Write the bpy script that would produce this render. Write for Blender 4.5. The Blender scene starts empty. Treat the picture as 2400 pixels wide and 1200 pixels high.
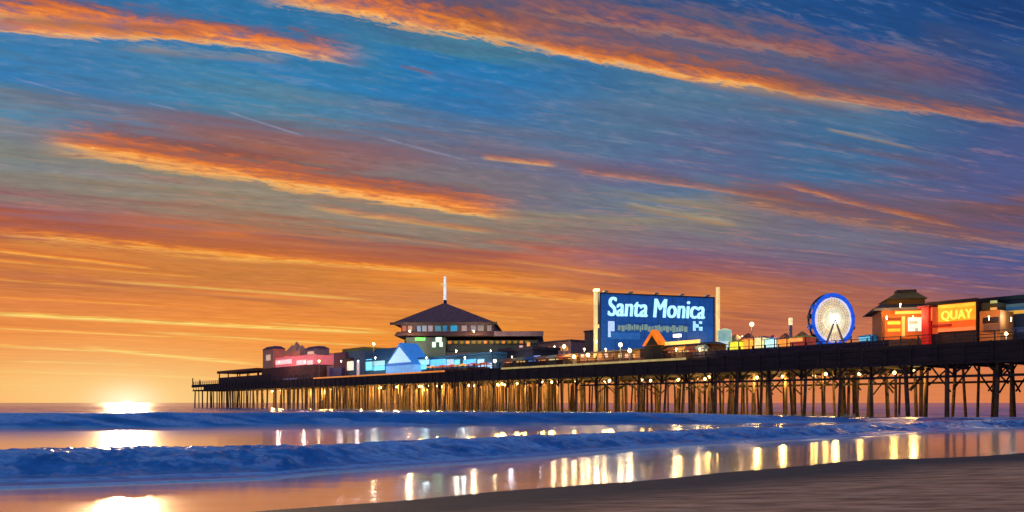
import bpy, bmesh, math, random
import numpy as np
from mathutils import Vector, Matrix
random.seed(7); np.random.seed(7)
C = bpy.context.scene
COL = C.collection
F = 1867.0      # focal length in photo pixels (2400 wide)
HY = 944.0      # horizon row
CAMH = 2.0
# ---------------------------------------------------------------- camera
cam_d = bpy.data.cameras.new('camera'); cam = bpy.data.objects.new('camera', cam_d); COL.objects.link(cam)
cam.location = (0, 0, CAMH); cam.rotation_euler = (math.radians(90), 0, 0)
cam_d.sensor_width = 36; cam_d.lens = F/2400*36; cam_d.shift_y = (HY-600)/2400
cam_d.clip_start = 0.1; cam_d.clip_end = 60000
C.camera = cam
C.render.engine = 'CYCLES'
C.view_settings.view_transform = 'Standard'; C.view_settings.look = 'None'
C.view_settings.exposure = 0; C.view_settings.gamma = 1; C.view_settings.use_curve_mapping = False

def lin(c, a=1.0):
    o = []
    for v in c:
        v = v/255.0
        o.append(v/12.92 if v <= .04045 else ((v+.055)/1.055)**2.4)
    return (o[0], o[1], o[2], a)

# ---------------------------------------------------------------- node helper
class NT:
    def __init__(s, nt): s.nt = nt; s.N = nt.nodes; s.L = nt.links
    def _set(s, sock, v):
        if v is None: return
        if isinstance(v, bpy.types.NodeSocket): s.L.new(v, sock)
        else:
            if isinstance(v, (tuple, list)) and len(v) == 4 and sock.type == 'VECTOR': v = v[:3]
            sock.default_value = v
    def m(s, op, a, b=None, c=None, clamp=False):
        n = s.N.new('ShaderNodeMath'); n.operation = op; n.use_clamp = clamp
        s._set(n.inputs[0], a); s._set(n.inputs[1], b); s._set(n.inputs[2], c)
        return n.outputs[0]
    def comb(s, x, y, z=0.0):
        n = s.N.new('ShaderNodeCombineXYZ'); s._set(n.inputs[0], x); s._set(n.inputs[1], y); s._set(n.inputs[2], z)
        return n.outputs[0]
    def sep(s, v):
        n = s.N.new('ShaderNodeSeparateXYZ'); s._set(n.inputs[0], v); return n.outputs
    def noise(s, vec, scale, detail=4, rough=.55, dist=0.0):
        n = s.N.new('ShaderNodeTexNoise'); s._set(n.inputs['Vector'], vec)
        n.inputs['Scale'].default_value = scale; n.inputs['Detail'].default_value = detail
        n.inputs['Roughness'].default_value = rough; n.inputs['Distortion'].default_value = dist
        return n.outputs['Fac']
    def ramp(s, f, stops, interp='LINEAR'):
        n = s.N.new('ShaderNodeValToRGB'); r = n.color_ramp; r.interpolation = interp
        stops = sorted(stops, key=lambda q: q[0])
        while len(r.elements) < len(stops): r.elements.new(0.5)
        for e, (p, c) in zip(r.elements, stops):
            e.position = p
        for i, (p, c) in enumerate(stops):
            r.elements[i].position = p; r.elements[i].color = c if len(c) == 4 else (*c, 1)
        s._set(n.inputs[0], f); return n.outputs
    def mix(s, f, a, b, mode='MIX'):
        n = s.N.new('ShaderNodeMix'); n.data_type = 'RGBA'; n.blend_type = mode; n.clamp_factor = True
        s._set(n.inputs[0], f); s._set(n.inputs[6], a); s._set(n.inputs[7], b); return n.outputs[2]
    def step(s, x, e0, e1):
        n = s.N.new('ShaderNodeMapRange'); n.interpolation_type = 'SMOOTHSTEP'
        s._set(n.inputs[0], x); s._set(n.inputs[1], e0); s._set(n.inputs[2], e1)
        n.inputs[3].default_value = 0; n.inputs[4].default_value = 1
        return n.outputs[0]

# ---------------------------------------------------------------- sky (world)
W = bpy.data.worlds.new('World'); C.world = W; W.use_nodes = True
nt = NT(W.node_tree); nt.N.clear()
tc = nt.N.new('ShaderNodeTexCoord')
dx, dy, dz = nt.sep(tc.outputs['Generated'])
hr = nt.m('SQRT', nt.m('ADD', nt.m('MULTIPLY', dx, dx), nt.m('MULTIPLY', dy, dy)))
hr = nt.m('MAXIMUM', hr, 1e-4)
az = nt.m('ARCTAN2', dx, dy)
te = nt.m('MAXIMUM', nt.m('DIVIDE', dz, hr), 0.0004)
AZN = math.radians(23.5)
def AV(px, py):
    x = (px-1200)/F; z = max((HY-py)/F, .003); a = math.atan(x); t = z*math.cos(a)
    A = a+AZN
    return A, math.log(math.cos(A)/t)
def TE(px, py):
    x = (px-1200)/F; return (HY-py)/F*math.cos(math.atan(x))
A = nt.m('ADD', az, AZN)
cA = nt.m('MAXIMUM', nt.m('COSINE', A), .08)
V = nt.m('LOGARITHM', nt.m('DIVIDE', cA, te), math.e)
# streaky noise fields in the cloud-sheet frame
vec1 = nt.comb(nt.m('MULTIPLY', A, 2.2), nt.m('MULTIPLY', V, 9.0))
n1 = nt.noise(vec1, 1.0, 5, .6, .3)
vec2 = nt.comb(nt.m('MULTIPLY', A, 12.0), nt.m('MULTIPLY', V, 36.0), 3.0)
n2 = nt.noise(vec2, 1.0, 6, .65, .4)
vec3 = nt.comb(nt.m('MULTIPLY', A, 3.0), nt.m('MULTIPLY', V, 26.0), 9.0)
n3 = nt.noise(vec3, 1.0, 4, .6, .2)
vec4 = nt.comb(nt.m('MULTIPLY', A, 34.0), nt.m('MULTIPLY', V, 62.0), 5.0)
n4 = nt.noise(vec4, 1.0, 5, .65, .5)
# base colour columns
cols = {
 -32.7: (0, [(0,(60,110,160)),(90,(52,120,178)),(170,(60,125,175)),(230,(85,130,160)),(290,(120,125,135)),(360,(128,132,128)),(430,(138,126,116)),(490,(148,100,105)),(530,(180,95,68)),(590,(222,132,62)),(650,(190,112,70)),(710,(226,132,68)),(780,(238,138,62)),(850,(244,150,72)),(900,(250,172,80)),(940,(252,150,62))]),
 -18.0: (600, [(0,(45,115,165)),(120,(52,125,175)),(200,(72,130,162)),(260,(95,128,150)),(310,(140,105,105)),(370,(170,100,70)),(430,(145,135,118)),(480,(148,130,110)),(525,(162,116,92)),(570,(215,115,58)),(620,(195,125,62)),(680,(218,128,66)),(750,(240,142,62)),(850,(246,150,60)),(940,(245,165,70))]),
 -3.0: (1100, [(0,(70,90,125)),(110,(70,125,150)),(170,(38,120,178)),(240,(55,115,168)),(310,(88,112,145)),(370,(112,110,130)),(450,(125,115,120)),(520,(140,130,116)),(560,(145,118,105)),(600,(195,100,65)),(640,(240,142,48)),(700,(208,128,72)),(780,(236,145,50)),(860,(238,140,60)),(940,(240,150,70))]),
 12.0: (1600, [(0,(38,78,132)),(110,(60,90,130)),(190,(70,115,150)),(260,(85,118,148)),(330,(82,112,148)),(390,(95,100,138)),(450,(95,118,145)),(510,(140,130,115)),(560,(122,118,125)),(610,(128,98,122)),(655,(165,95,80)),(710,(216,128,64)),(780,(178,98,78)),(860,(215,128,75)),(940,(218,125,80))]),
 23.0: (1990, [(0,(32,75,132)),(120,(36,80,135)),(220,(90,90,115)),(280,(78,112,145)),(380,(62,108,150)),(440,(100,95,120)),(500,(105,100,125)),(560,(112,112,130)),(620,(115,95,122)),(680,(160,98,88)),(740,(182,106,82)),(860,(225,132,75)),(940,(220,128,82))]),
 32.7: (2400, [(0,(28,62,118)),(150,(36,74,132)),(230,(60,85,130)),(330,(72,88,138)),(420,(80,90,138)),(470,(115,82,88)),(520,(108,82,95)),(570,(78,95,140)),(630,(82,85,135)),(680,(118,88,112)),(740,(150,95,98)),(830,(215,120,75)),(940,(222,128,80))]),
}
zenith = (60, 120, 180)
tew = nt.m('MULTIPLY', te, nt.m('ADD', 1.0, nt.m('MULTIPLY', nt.m('SUBTRACT', n1, .5), .55)))
tew = nt.m('MULTIPLY', tew, nt.m('ADD', 1.0, nt.m('MULTIPLY', nt.m('SUBTRACT', n3, .5), .22)))
base = None; pa = None
for a in sorted(cols):
    px, st = cols[a]
    stops = [(TE(px, r), lin(c)) for r, c in st] + [(1.0, lin(zenith))]
    c = nt.ramp(tew, stops)[0]
    if base is None: base = c
    else: base = nt.mix(nt.step(az, math.radians(pa), math.radians(a)), base, c)
    pa = a
# the rest of the sky away from the sunset: dusk blue
back = nt.ramp(te, [(0, lin((175, 130, 130))), (.15, lin((150, 125, 145))), (.5, lin((110, 118, 165))), (1, lin(zenith))])[0]
absaz = nt.m('ABSOLUTE', nt.m('ADD', az, .1))
base = nt.mix(nt.step(absaz, .85, 2.0), base, back)
# cloud bands: (p0, p1, px half-thickness, strength, style)
def styles(k):
    if k == 'fire': return [(0,lin((120,85,95),0)),(.25,lin((125,80,85),.75)),(.46,lin((200,106,62),1)),(.68,lin((236,132,58),1)),(.86,lin((250,178,95),1)),(1,lin((250,190,110),0))]
    if k == 'rust': return [(0,lin((95,85,110),0)),(.3,lin((110,80,90),.8)),(.6,lin((165,92,60),1)),(.82,lin((215,125,55),1)),(.92,lin((225,150,85),.7)),(1,lin((200,150,100),0))]
    if k == 'gold': return [(0,lin((250,170,70),0)),(.4,lin((252,205,95),.9)),(.6,lin((255,228,125),1)),(1,lin((250,170,80),0))]
    if k == 'amber': return [(0,lin((185,95,55),0)),(.3,lin((200,105,55),.8)),(.6,lin((248,150,55),1)),(.8,lin((255,185,85),.9)),(1,lin((240,150,80),0))]
    if k == 'mauve': return [(0,lin((110,105,130),0)),(.4,lin((128,92,100),.9)),(.6,lin((132,88,92),.9)),(1,lin((140,110,110),0))]
    if k == 'plum': return [(0,lin((90,85,130),0)),(.45,lin((122,80,88),.9)),(.75,lin((140,92,80),.9)),(.88,lin((195,125,75),.8)),(1,lin((110,95,125),0))]
    if k == 'cream': return [(0,lin((140,140,140),0)),(.35,lin((165,152,130),.9)),(.65,lin((172,130,90),.9)),(1,lin((130,120,120),0))]
    if k == 'pale': return [(0,lin((150,155,185),0)),(.5,lin((150,155,185),.85)),(1,lin((110,100,120),0))]
    if k == 'slate': return [(0,lin((70,80,120),0)),(.5,lin((92,95,125),.75)),(1,lin((90,105,140),0))]
bands = [
 (-100,600, 500,650, 7, .6,'amber'), (200,655, 900,705, 6, .5,'gold'), (-100,765, 420,790, 4, .6,'gold'), (600,755, 930,775, 4, .5,'gold'), (350,880, 620,893, 4, .4,'gold'), (0,845, 360,856, 4, .5,'gold'), (700,520, 1150,585, 8, .4,'rust'), (1150,600, 1500,650, 8, .5,'amber'), (-150,640, 700,700, 9, .5,'amber'), (-100,760, 800,806, 8, .5,'amber'), (300,775, 900,812, 5, .5,'gold'), (-80,865, 500,885, 6, .4,'gold'), (500,545, 1250,610, 12, .5,'rust'), (700,700, 1300,745, 10, .4,'amber'), (1000,330, 1700,430, 22, .45,'mauve'), (1700,560, 2500,660, 14, .4,'slate'), (0,400, 700,470, 16, .3,'cream'), (250,105, 700,150, 14, .5,'cream'), (1600,180, 2100,262, 20, .5,'cream'),
 (-200,-20, 880,130, 42, 1.0,'fire'), (-100,45, 520,90, 22, .9,'fire'),
 (560,-45, 1350,95, 46, 1.0,'fire'), (950,8, 1980,203, 50, 1.0,'rust'), (1180,88, 1900,207, 24, .9,'fire'),
 (1050,-25, 2450,215, 62, .8,'mauve'), (1500,60, 2500,285, 42, .85,'slate'), (1150,-10, 2050,125, 44, .4,'rust'), (1750,185, 2480,292, 24, .7,'rust'),
 (40,300, 1260,492, 44, 1.0,'fire'), (500,385, 1200,495, 24, .9,'fire'), (90,320, 620,400, 18, .8,'fire'),
 (-80,195, 760,318, 26, .6,'slate'), (250,270, 1100,385, 30, .55,'mauve'), (520,258, 720,322, 4.5, .8,'pale'),
 (20,180, 200,228, 4, .5,'pale'), (340,240, 430,262, 4, .5,'pale'), (870,318, 1100,378, 5, .5,'pale'),
 (-100,520, 1450,652, 38, .55,'rust'), (-60,540, 640,600, 24, .7,'amber'), (460,590, 1140,642, 13, .9,'amber'),
 (-60,578, 380,628, 8, .95,'amber'), (-200,726, 960,784, 7.5, 1.0,'gold'), (170,812, 640,856, 7, .9,'gold'),
 (-50,808, 260,824, 5, .6,'gold'), (950,648, 1750,735, 20, .6,'amber'),
 (1120,365, 1310,386, 9, .6,'amber'), (1330,392, 1640,432, 13, .5,'rust'), (1560,420, 1880,470, 13, .5,'rust'),
 (1450,478, 1740,530, 13, .85,'cream'), (1640,425, 2620,585, 42, .75,'plum'), (1800,415, 2280,530, 14, .6,'rust'),
 (1920,298, 2160,352, 6, .6,'cream'), (930,152, 1020,174, 6, .7,'mauve'), (700,480, 1180,545, 12, .45,'amber'),
 (1100,55, 2100,190, 30, .5,'slate'), (1300,230, 1800,330, 26, .4,'slate'), (1350,280, 2350,370, 14, .3,'slate'),
 (100,655, 800,722, 9, .4,'rust'), (-50,690, 420,716, 7, .5,'amber'), (1250,665, 1900,760, 10, .45,'rust'),
]
def bell(nt_, x, w):  # smooth window of half width w
    return nt_.m('SUBTRACT', 1.0, nt_.step(nt_.m('ABSOLUTE', x), w*.62, w))
warpV = nt.m('ADD', nt.m('MULTIPLY', nt.m('SUBTRACT', n1, .5), .9), nt.m('MULTIPLY', nt.m('SUBTRACT', n2, .5), .9))
sky = base
# feathery streaks of lit and unlit cirrus everywhere above the low haze
hi = nt.step(nt.m('ADD', nt.m('MULTIPLY', n2, .6), nt.m('MULTIPLY', n4, .4)), .50, .66)
lo_ = nt.step(nt.m('ADD', nt.m('MULTIPLY', n2, .6), nt.m('MULTIPLY', n4, .4)), .50, .34)
lit = nt.ramp(te, [(0, lin((255,190,95))), (.10, lin((250,165,85))), (.2, lin((225,125,75))), (.32, lin((165,140,140))), (.5, lin((120,140,165)))])[0]
und = nt.ramp(te, [(0, lin((225,120,60))), (.10, lin((190,100,60))), (.2, lin((135,85,85))), (.32, lin((75,85,120))), (.5, lin((40,70,120)))])[0]
sky = nt.mix(nt.m('MULTIPLY', hi, .26), sky, lit)
sky = nt.mix(nt.m('MULTIPLY', lo_, .18), sky, und)
for (x0, y0, x1, y1, th, k, st) in bands:
    A0, V0 = AV(x0, y0); A1, V1 = AV(x1, y1)
    ym = (y0+y1)/2; xm = (x0+x1)/2
    hth = abs(AV(xm, ym+th)[1]-AV(xm, ym-th)[1])/2
    sl = (V1-V0)/(A1-A0)
    vc = nt.m('ADD', nt.m('MULTIPLY', nt.m('SUBTRACT', A, A0), sl), V0)
    d = nt.m('DIVIDE', nt.m('SUBTRACT', V, vc), hth)
    wk = 1.0 if th > 20 else (.8 if th > 9 else .5)
    d = nt.m('ADD', d, nt.m('MULTIPLY', warpV, wk*1.7))
    d = nt.m('ADD', d, nt.m('MULTIPLY', nt.m('SUBTRACT', n4, .5), (1.4 if th > 12 else .8)))
    f = nt.m('MULTIPLY_ADD', d, .5, .5, clamp=True)
    o = nt.ramp(f, [(p, c) for p, c in styles(st)])
    along = bell(nt, nt.m('SUBTRACT', A, (A0+A1)/2), abs(A1-A0)/2)
    brk = nt.step(nt.m('ADD', nt.m('MULTIPLY', n4, .55), nt.m('MULTIPLY', n2, .45)), .36, .56)
    al = nt.m('MULTIPLY', nt.m('MULTIPLY', o[1], along), nt.m('MULTIPLY', nt.m('MULTIPLY_ADD', brk, .55, .45), k))
    sky = nt.mix(al, sky, o[0])
# fine brightness streaks over everything
tex = nt.m('MULTIPLY_ADD', nt.m('SUBTRACT', n4, .5), .45, 1.0)
tex = nt.m('MULTIPLY', tex, nt.m('MULTIPLY_ADD', nt.m('SUBTRACT', n3, .5), .5, 1.0))
sky = nt.mix(1.0, sky, nt.comb(tex, tex, tex), 'MULTIPLY')
# glow round the setting sun
SAZ = math.atan((297-1200)/F); SEL = math.radians(-0.22)
ga = nt.m('DIVIDE', nt.m('SUBTRACT', az, SAZ), .19); ge = nt.m('DIVIDE', te, .056)
g1 = nt.m('EXPONENT', nt.m('MULTIPLY', nt.m('ADD', nt.m('MULTIPLY', ga, ga), nt.m('MULTIPLY', ge, ge)), -1.0))
sky = nt.mix(nt.m('MULTIPLY', g1, .85), sky, lin((255, 214, 140)))
ga = nt.m('DIVIDE', nt.m('SUBTRACT', az, SAZ), .030); ge = nt.m('DIVIDE', te, .018)
g2 = nt.m('EXPONENT', nt.m('MULTIPLY', nt.m('ADD', nt.m('MULTIPLY', ga, ga), nt.m('MULTIPLY', ge, ge)), -1.0))
sky = nt.mix(nt.m('MULTIPLY', g2, .8), sky, (1.25, 1.1, .72, 1))
# disc of the sun
da = nt.m('SUBTRACT', az, SAZ); de = nt.m('SUBTRACT', nt.m('DIVIDE', dz, hr), SEL)
rr = nt.m('SQRT', nt.m('ADD', nt.m('MULTIPLY', da, da), nt.m('MULTIPLY', de, de)))
disc = nt.m('SUBTRACT', 1.0, nt.step(rr, .0030, .0090))
sky = nt.mix(disc, sky, (2.6, 2.2, 1.35, 1))
bg = nt.N.new('ShaderNodeBackground'); nt.L.new(sky, bg.inputs[0]); bg.inputs[1].default_value = 1.0
wo = nt.N.new('ShaderNodeOutputWorld'); nt.L.new(bg.outputs[0], wo.inputs[0])
W.cycles.sampling_method = 'MANUAL'; W.cycles.sample_map_resolution = 1024

# ---------------------------------------------------------------- sun lamp
sd_ = bpy.data.lights.new('sun', 'SUN'); sun = bpy.data.objects.new('sun', sd_); COL.objects.link(sun)
sd_.energy = 2.3; sd_.angle = math.radians(1.2); sd_.color = (1, .62, .32)
SL = math.radians(5.0)
sv = Vector((math.sin(SAZ)*math.cos(SL), math.cos(SAZ)*math.cos(SL), math.sin(SL)))
sun.rotation_euler = sv.to_track_quat('Z', 'Y').to_euler()

# ---------------------------------------------------------------- materials
MATS = {}
LIT = ('pink_lit_wall', 'pale_pink_light', 'pink_pillar', 'kiosk_pane', 'glowing_cream_post', 'glowing_teal_mast')  # keep their emission; the pink wall, pillar, posts and mast are no lamps
def mat(name, col, rough=.7, metal=0.0, emit=None, es=0.0, var=.12, scale=.8, spec=None, bump=0.0, stretch=(1,1,1)):
    if name in MATS: return MATS[name]
    if emit and name not in LIT and any(k_ in name for k_ in ('wall','roof','shed','mast','post','counter','tan_brown','rim_navy','leg_cream','paint','awning','booth_roof','kiosk')) and 'panel' not in name:
        emit = None; es = 0.0; col = tuple(min(255, int(v*1.12)) for v in col)     # not a light: lit only by the lamps round it
    m = bpy.data.materials.new(name); m.use_nodes = True
    t = NT(m.node_tree); p = t.N['Principled BSDF']
    c = lin(col)
    g = t.N.new('ShaderNodeTexCoord').outputs['Object']
    mp = t.N.new('ShaderNodeMapping'); mp.inputs['Scale'].default_value = stretch; t.L.new(g, mp.inputs[0])
    n = t.noise(mp.outputs[0], scale, 5, .6)
    lo = tuple(v*(1-var*1.6) for v in c[:3])+(1,); hi = tuple(min(1, v*(1+var*1.6)) for v in c[:3])+(1,)
    t.L.new(t.ramp(n, [(.25, lo), (.75, hi)])[0], p.inputs['Base Color'])
    p.inputs['Roughness'].default_value = rough; p.inputs['Metallic'].default_value = metal
    if spec is not None: p.inputs['Specular IOR Level'].default_value = spec
    if emit:
        e = lin(emit)
        elo = tuple(v*.65 for v in e[:3])+(1,); ehi = tuple(v*1.2 for v in e[:3])+(1,)
        n2_ = t.noise(g, 1.3, 3, .6)
        t.L.new(t.ramp(n2_, [(.3, elo), (.7, ehi)])[0], p.inputs['Emission Color'])
        p.inputs['Emission Strength'].default_value = es
    if bump:
        b = t.N.new('ShaderNodeBump'); b.inputs['Strength'].default_value = bump; b.inputs['Distance'].default_value = .05
        t.L.new(n, b.inputs['Height']); t.L.new(b.outputs[0], p.inputs['Normal'])
    MATS[name] = m; return m
TIMBER = mat('dark_timber', (58, 46, 40), .85, var=.35, scale=1.2, bump=.4, stretch=(.3,.3,1))
PILEW = mat('piling_timber', (104, 78, 54), .9, var=.4, scale=1.5, bump=.5)
DECKW = mat('deck_planks', (90, 76, 66), .85, var=.3, scale=2)
RAILM = mat('rail_timber', (70, 62, 62), .8, var=.3, scale=2)
MAUVE = mat('mauve_wall', (150, 122, 125), .8, var=.2)
DARKB = mat('dark_brown_wall', (72, 50, 46), .8, var=.25)
ROOFB = mat('maroon_shingle', (150, 92, 84), .85, var=.25, scale=1.5)
ROOFD = mat('dark_roof', (74, 62, 62), .8, var=.25)
GREYW = mat('grey_wall', (72, 72, 72), .8, var=.2)
STEEL = mat('steel', (120, 122, 128), .45, .6)
CREAMP = mat('glowing_cream_post', (225, 200, 150), .6, emit=(245,210,130), es=.75)  # emission makes posts, bracket and cross arm glow, though none is a lamp
BULB = mat('warm_bulb', (255,240,200), .5, emit=(255,215,130), es=6, var=0)
BULBW = mat('white_bulb', (255,255,255), .5, emit=(255,252,240), es=3.0, var=0)
def glow(name, col, es=1.0): return mat(name, col, .6, emit=col, es=es)  # self-glowing colour; some gables, fronts and pillars using it are no lamps

# ---------------------------------------------------------------- mesh builder
class MB:
    def __init__(s): s.v = []; s.f = []
    def add(s, vs, fs, M=None):
        o = len(s.v)
        for p in vs:
            p = Vector(p)
            if M is not None: p = M @ p
            s.v.append(tuple(p))
        for f in fs: s.f.append([i+o for i in f])
        return s
    def box(s, x0, x1, y0, y1, z0, z1, M=None):
        if x0 > x1: x0, x1 = x1, x0
        if y0 > y1: y0, y1 = y1, y0
        if z0 > z1: z0, z1 = z1, z0
        vs = [(x0,y0,z0),(x1,y0,z0),(x1,y1,z0),(x0,y1,z0),(x0,y0,z1),(x1,y0,z1),(x1,y1,z1),(x0,y1,z1)]
        return s.add(vs, [(0,3,2,1),(4,5,6,7),(0,1,5,4),(1,2,6,5),(2,3,7,6),(3,0,4,7)], M)
    def tube(s, p, q, r0, r1=None, n=8):
        p = Vector(p); q = Vector(q); r1 = r0 if r1 is None else r1
        d = (q-p).normalized(); a = d.orthogonal().normalized(); b = d.cross(a)
        vs = []
        for c, r in ((p, r0), (q, r1)):
            for i in range(n):
                t = 2*math.pi*i/n; vs.append(c+a*math.cos(t)*r+b*math.sin(t)*r)
        fs = [(i, (i+1) % n, n+(i+1) % n, n+i) for i in range(n)]+[tuple(range(n-1, -1, -1)), tuple(range(n, 2*n))]
        return s.add(vs, fs)
    def frustum(s, x0, x1, y0, y1, z0, X0, X1, Y0, Y1, z1):
        vs = [(x0,y0,z0),(x1,y0,z0),(x1,y1,z0),(x0,y1,z0),(X0,Y0,z1),(X1,Y0,z1),(X1,Y1,z1),(X0,Y1,z1)]
        return s.add(vs, [(0,3,2,1),(4,5,6,7),(0,1,5,4),(1,2,6,5),(2,3,7,6),(3,0,4,7)])
    def gable(s, x0, x1, y0, y1, z0, z1):   # ridge runs along y
        xm = (x0+x1)/2
        vs = [(x0,y0,z0),(x1,y0,z0),(xm,y0,z1),(x0,y1,z0),(x1,y1,z0),(xm,y1,z1)]
        return s.add(vs, [(0,1,2),(5,4,3),(0,3,4,1),(1,4,5,2),(2,5,3,0)])
    def ball(s, c, r, n=8, m=6):
        c = Vector(c); vs = [c+Vector((0,0,r))]; fs = []
        for i in range(1, m):
            ph = math.pi*i/m
            for j in range(n):
                th = 2*math.pi*j/n; vs.append(c+Vector((r*math.sin(ph)*math.cos(th), r*math.sin(ph)*math.sin(th), r*math.cos(ph))))
        vs.append(c-Vector((0,0,r)))
        for j in range(n): fs.append((0, 1+j, 1+(j+1) % n))
        for i in range(m-2):
            for j in range(n):
                a = 1+i*n+j; b = 1+i*n+(j+1) % n; fs.append((a, a+n, b+n, b))
        L = len(vs)-1
        for j in range(n): fs.append((L, 1+(m-2)*n+(j+1) % n, 1+(m-2)*n+j))
        return s.add(vs, fs)
    def build(s, name, m, parent=None, smooth=False):
        me = bpy.data.meshes.new(name); me.from_pydata(s.v, [], s.f); me.update(); me.materials.append(m)
        if smooth: me.polygons.foreach_set('use_smooth', [True]*len(me.polygons))
        o = bpy.data.objects.new(name, me); COL.objects.link(o)
        if parent: o.parent = parent
        return o

def empty(name, loc, rz=0.0):
    o = bpy.data.objects.new(name, None); COL.objects.link(o); o.location = loc; o.rotation_euler = (0, 0, rz)
    o.empty_display_size = .5; return o
def tag(o, label=None, cat=None, group=None, kind=None):
    if label: o['label'] = label
    if cat: o['category'] = cat
    if group: o['group'] = group
    if kind: o['kind'] = kind
    return o

# ---------------------------------------------------------------- ground and sea
def interp(x, xs, ys): return np.interp(x, xs, ys)
from mathutils import noise as mn
def vnoise(seed, n=256):
    r = np.random.RandomState(seed); return r.rand(n, n)
def fbm(x, y, seed, octs=4, per=.5):
    out = np.zeros_like(x); amp = 1.0; tot = 0; fx = x.copy(); fy = y.copy()
    for o in range(octs):
        g = vnoise(seed+o); n = g.shape[0]
        xi = np.floor(fx).astype(int); yi = np.floor(fy).astype(int); xf = fx-xi; yf = fy-yi
        u = xf*xf*(3-2*xf); v = yf*yf*(3-2*yf)
        a = g[yi % n, xi % n]; b = g[yi % n, (xi+1) % n]; c = g[(yi+1) % n, xi % n]; d = g[(yi+1) % n, (xi+1) % n]
        out += amp*((a*(1-u)+b*u)*(1-v)+(c*(1-u)+d*u)*v); tot += amp
        amp *= per; fx = fx*2.03+7.1; fy = fy*2.03+3.3
    return out/tot-.5
def sstep(x, a, b):
    t = np.clip((x-a)/(b-a), 0, 1); return t*t*(3-2*t)
def line1(x): return interp(x, [-60,-30,-12,-6.6,-2.7,6.4,23.6,39,90], [11,15,18.4,20.4,25.2,34.5,49,61,95])
def line2(x): return interp(x, [-90,-37,-18,0,24,60,120], [58,63,69,72,75,78,88])
def water_height(x, y):
    wob = fbm(x*.12, y*.12, 11, 3)*2.2
    d1 = (y-line1(x)+wob)*.77
    # first wave (near), broken and tumbling
    jag = fbm(x*.9, y*.9, 21, 4)
    dj = d1+jag*.9
    amp1 = interp(x, [-40,-12,0,12,30,60], [.56,.53,.50,.46,.44,.4])*(1+.28*fbm(x*.25, y*.05, 31, 3))
    f1 = .05*sstep(d1, 0, .18)+.05*sstep(d1, .9, 1.1)
    f1 = f1+amp1*sstep(dj, 1.3, 3.3)*(1-sstep(d1, 3.6, 9.5))
    f1 = f1-(.08*sstep(d1, 5, 10))
    face = sstep(dj, 1.2, 2.0)*(1-sstep(dj, 3.6, 5.0))
    f1 = f1+face*(fbm(x*1.6, y*2.4, 41, 4)*.22+fbm(x*5, y*6, 43, 3)*.12)
    # second wave, further out
    d2 = (y-line2(x)+wob*.6)
    amp2 = interp(x, [-90,-40,-10,12,35,80], [1.12,1.12,1.14,1.05,.5,.45])*(1+.10*fbm(x*.10, y*.03, 51, 3))
    f2 = amp2*sstep(d2+fbm(x*.4, y*.4, 61, 3)*1.2, 0, 3.6)*(1-.85*sstep(d2, 4.2, 24))
    f2 = f2+sstep(d2, 0, 1.5)*(1-sstep(d2, 4, 8))*fbm(x*.5, y*1.2, 63, 3)*.12
    # cross chop where the two waves meet on the right, and the open sea beyond
    midm = sstep(x, 6, 24)*sstep(d1, 3, 7)*(1-sstep(d2, -4, 2))
    f3 = midm*(fbm(x*.09, y*.42, 71, 3)*.75)
    sea = sstep(d2, 8, 30)
    swell = (np.sin((y-x*.25)*.30+fbm(x*.02, y*.02, 81, 2)*8)*.10+fbm(x*.12, y*.35, 83, 3)*.35)*sea*np.clip(250/np.maximum(y, 1), .0, 1)
    flat = fbm(x*.5, y*1.5, 91, 3)*.006
    z = f1+f2+f3+swell+flat
    depth = np.maximum(np.maximum(sstep(d1, -.05, .35)*(1-sstep(d1, 7.5, 9.5)), np.maximum(midm, 0)), sstep(d2, -.6, .8))
    foam_glint = np.maximum(sstep(d1, -.1, .02)*(1-sstep(d1, .10, .35)), .8*sstep(d1, .85, .95)*(1-sstep(d1, 1.05, 1.4)))
    streak = fbm(x*.35+y*.1, y*1.5, 48, 4)
    foam_glint = np.maximum(foam_glint, .75*sstep(streak, .02, .14)*sstep(d1, .2, 1.2)*(1-sstep(d1, 2.0, 9.0)))
    foam_glint = np.maximum(foam_glint, .7*sstep(fbm(x*.10, y*.55, 49, 4), .04, .16)*sstep(d2, -.2, .6)*(1-sstep(d2, 3, 14)))
    foam_glint = np.maximum(foam_glint, .6*sstep(fbm(x*.12, y*.7, 50, 4), .02, .14)*midm)
    crest = np.exp(-((dj-3.1)/.35)**2)*sstep(fbm(x*.5, y*.2, 52, 3), -.12, .1)
    foam_glint = np.maximum(foam_glint, .95*crest)
    foam_glint = np.maximum(foam_glint, .6*sstep(fbm(x*1.1, y*2.6, 53, 4), .03, .12)*sstep(d1, 1.4, 2.2)*(1-sstep(d1, 4, 6)))
    foam_glint = np.maximum(foam_glint, face*sstep(fbm(x*2.2, y*3.0, 45, 3), .06, .26)*.55)
    foam_glint = np.maximum(foam_glint, sstep(d2, 2.4, 3.4)*(1-sstep(d2, 5, 8))*.95*sstep(fbm(x*.2, y*.8, 47, 3), -.15, .2))
    return z, depth, foam_glint
ys = np.concatenate([np.linspace(8, 20, 120, endpoint=False), np.linspace(20, 36, 190, endpoint=False),
     np.linspace(36, 90, 270, endpoint=False), np.geomspace(90, 400, 150, endpoint=False), np.geomspace(400, 25000, 40)])
ts = np.concatenate([np.linspace(-2.4, -.75, 60, endpoint=False), np.linspace(-.75, .75, 560, endpoint=False), np.linspace(.75, 2.4, 60)])
T, Y = np.meshgrid(ts, ys); X = T*Y
Z, DEP, FOAM_GLINT = water_height(X, Y)
nr, nc = X.shape
co = np.stack([X, Y, Z], -1).reshape(-1, 3)
idx = np.arange(nr*nc).reshape(nr, nc)
fa = np.stack([idx[:-1, :-1], idx[:-1, 1:], idx[1:, 1:], idx[1:, :-1]], -1).reshape(-1, 4)
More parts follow.
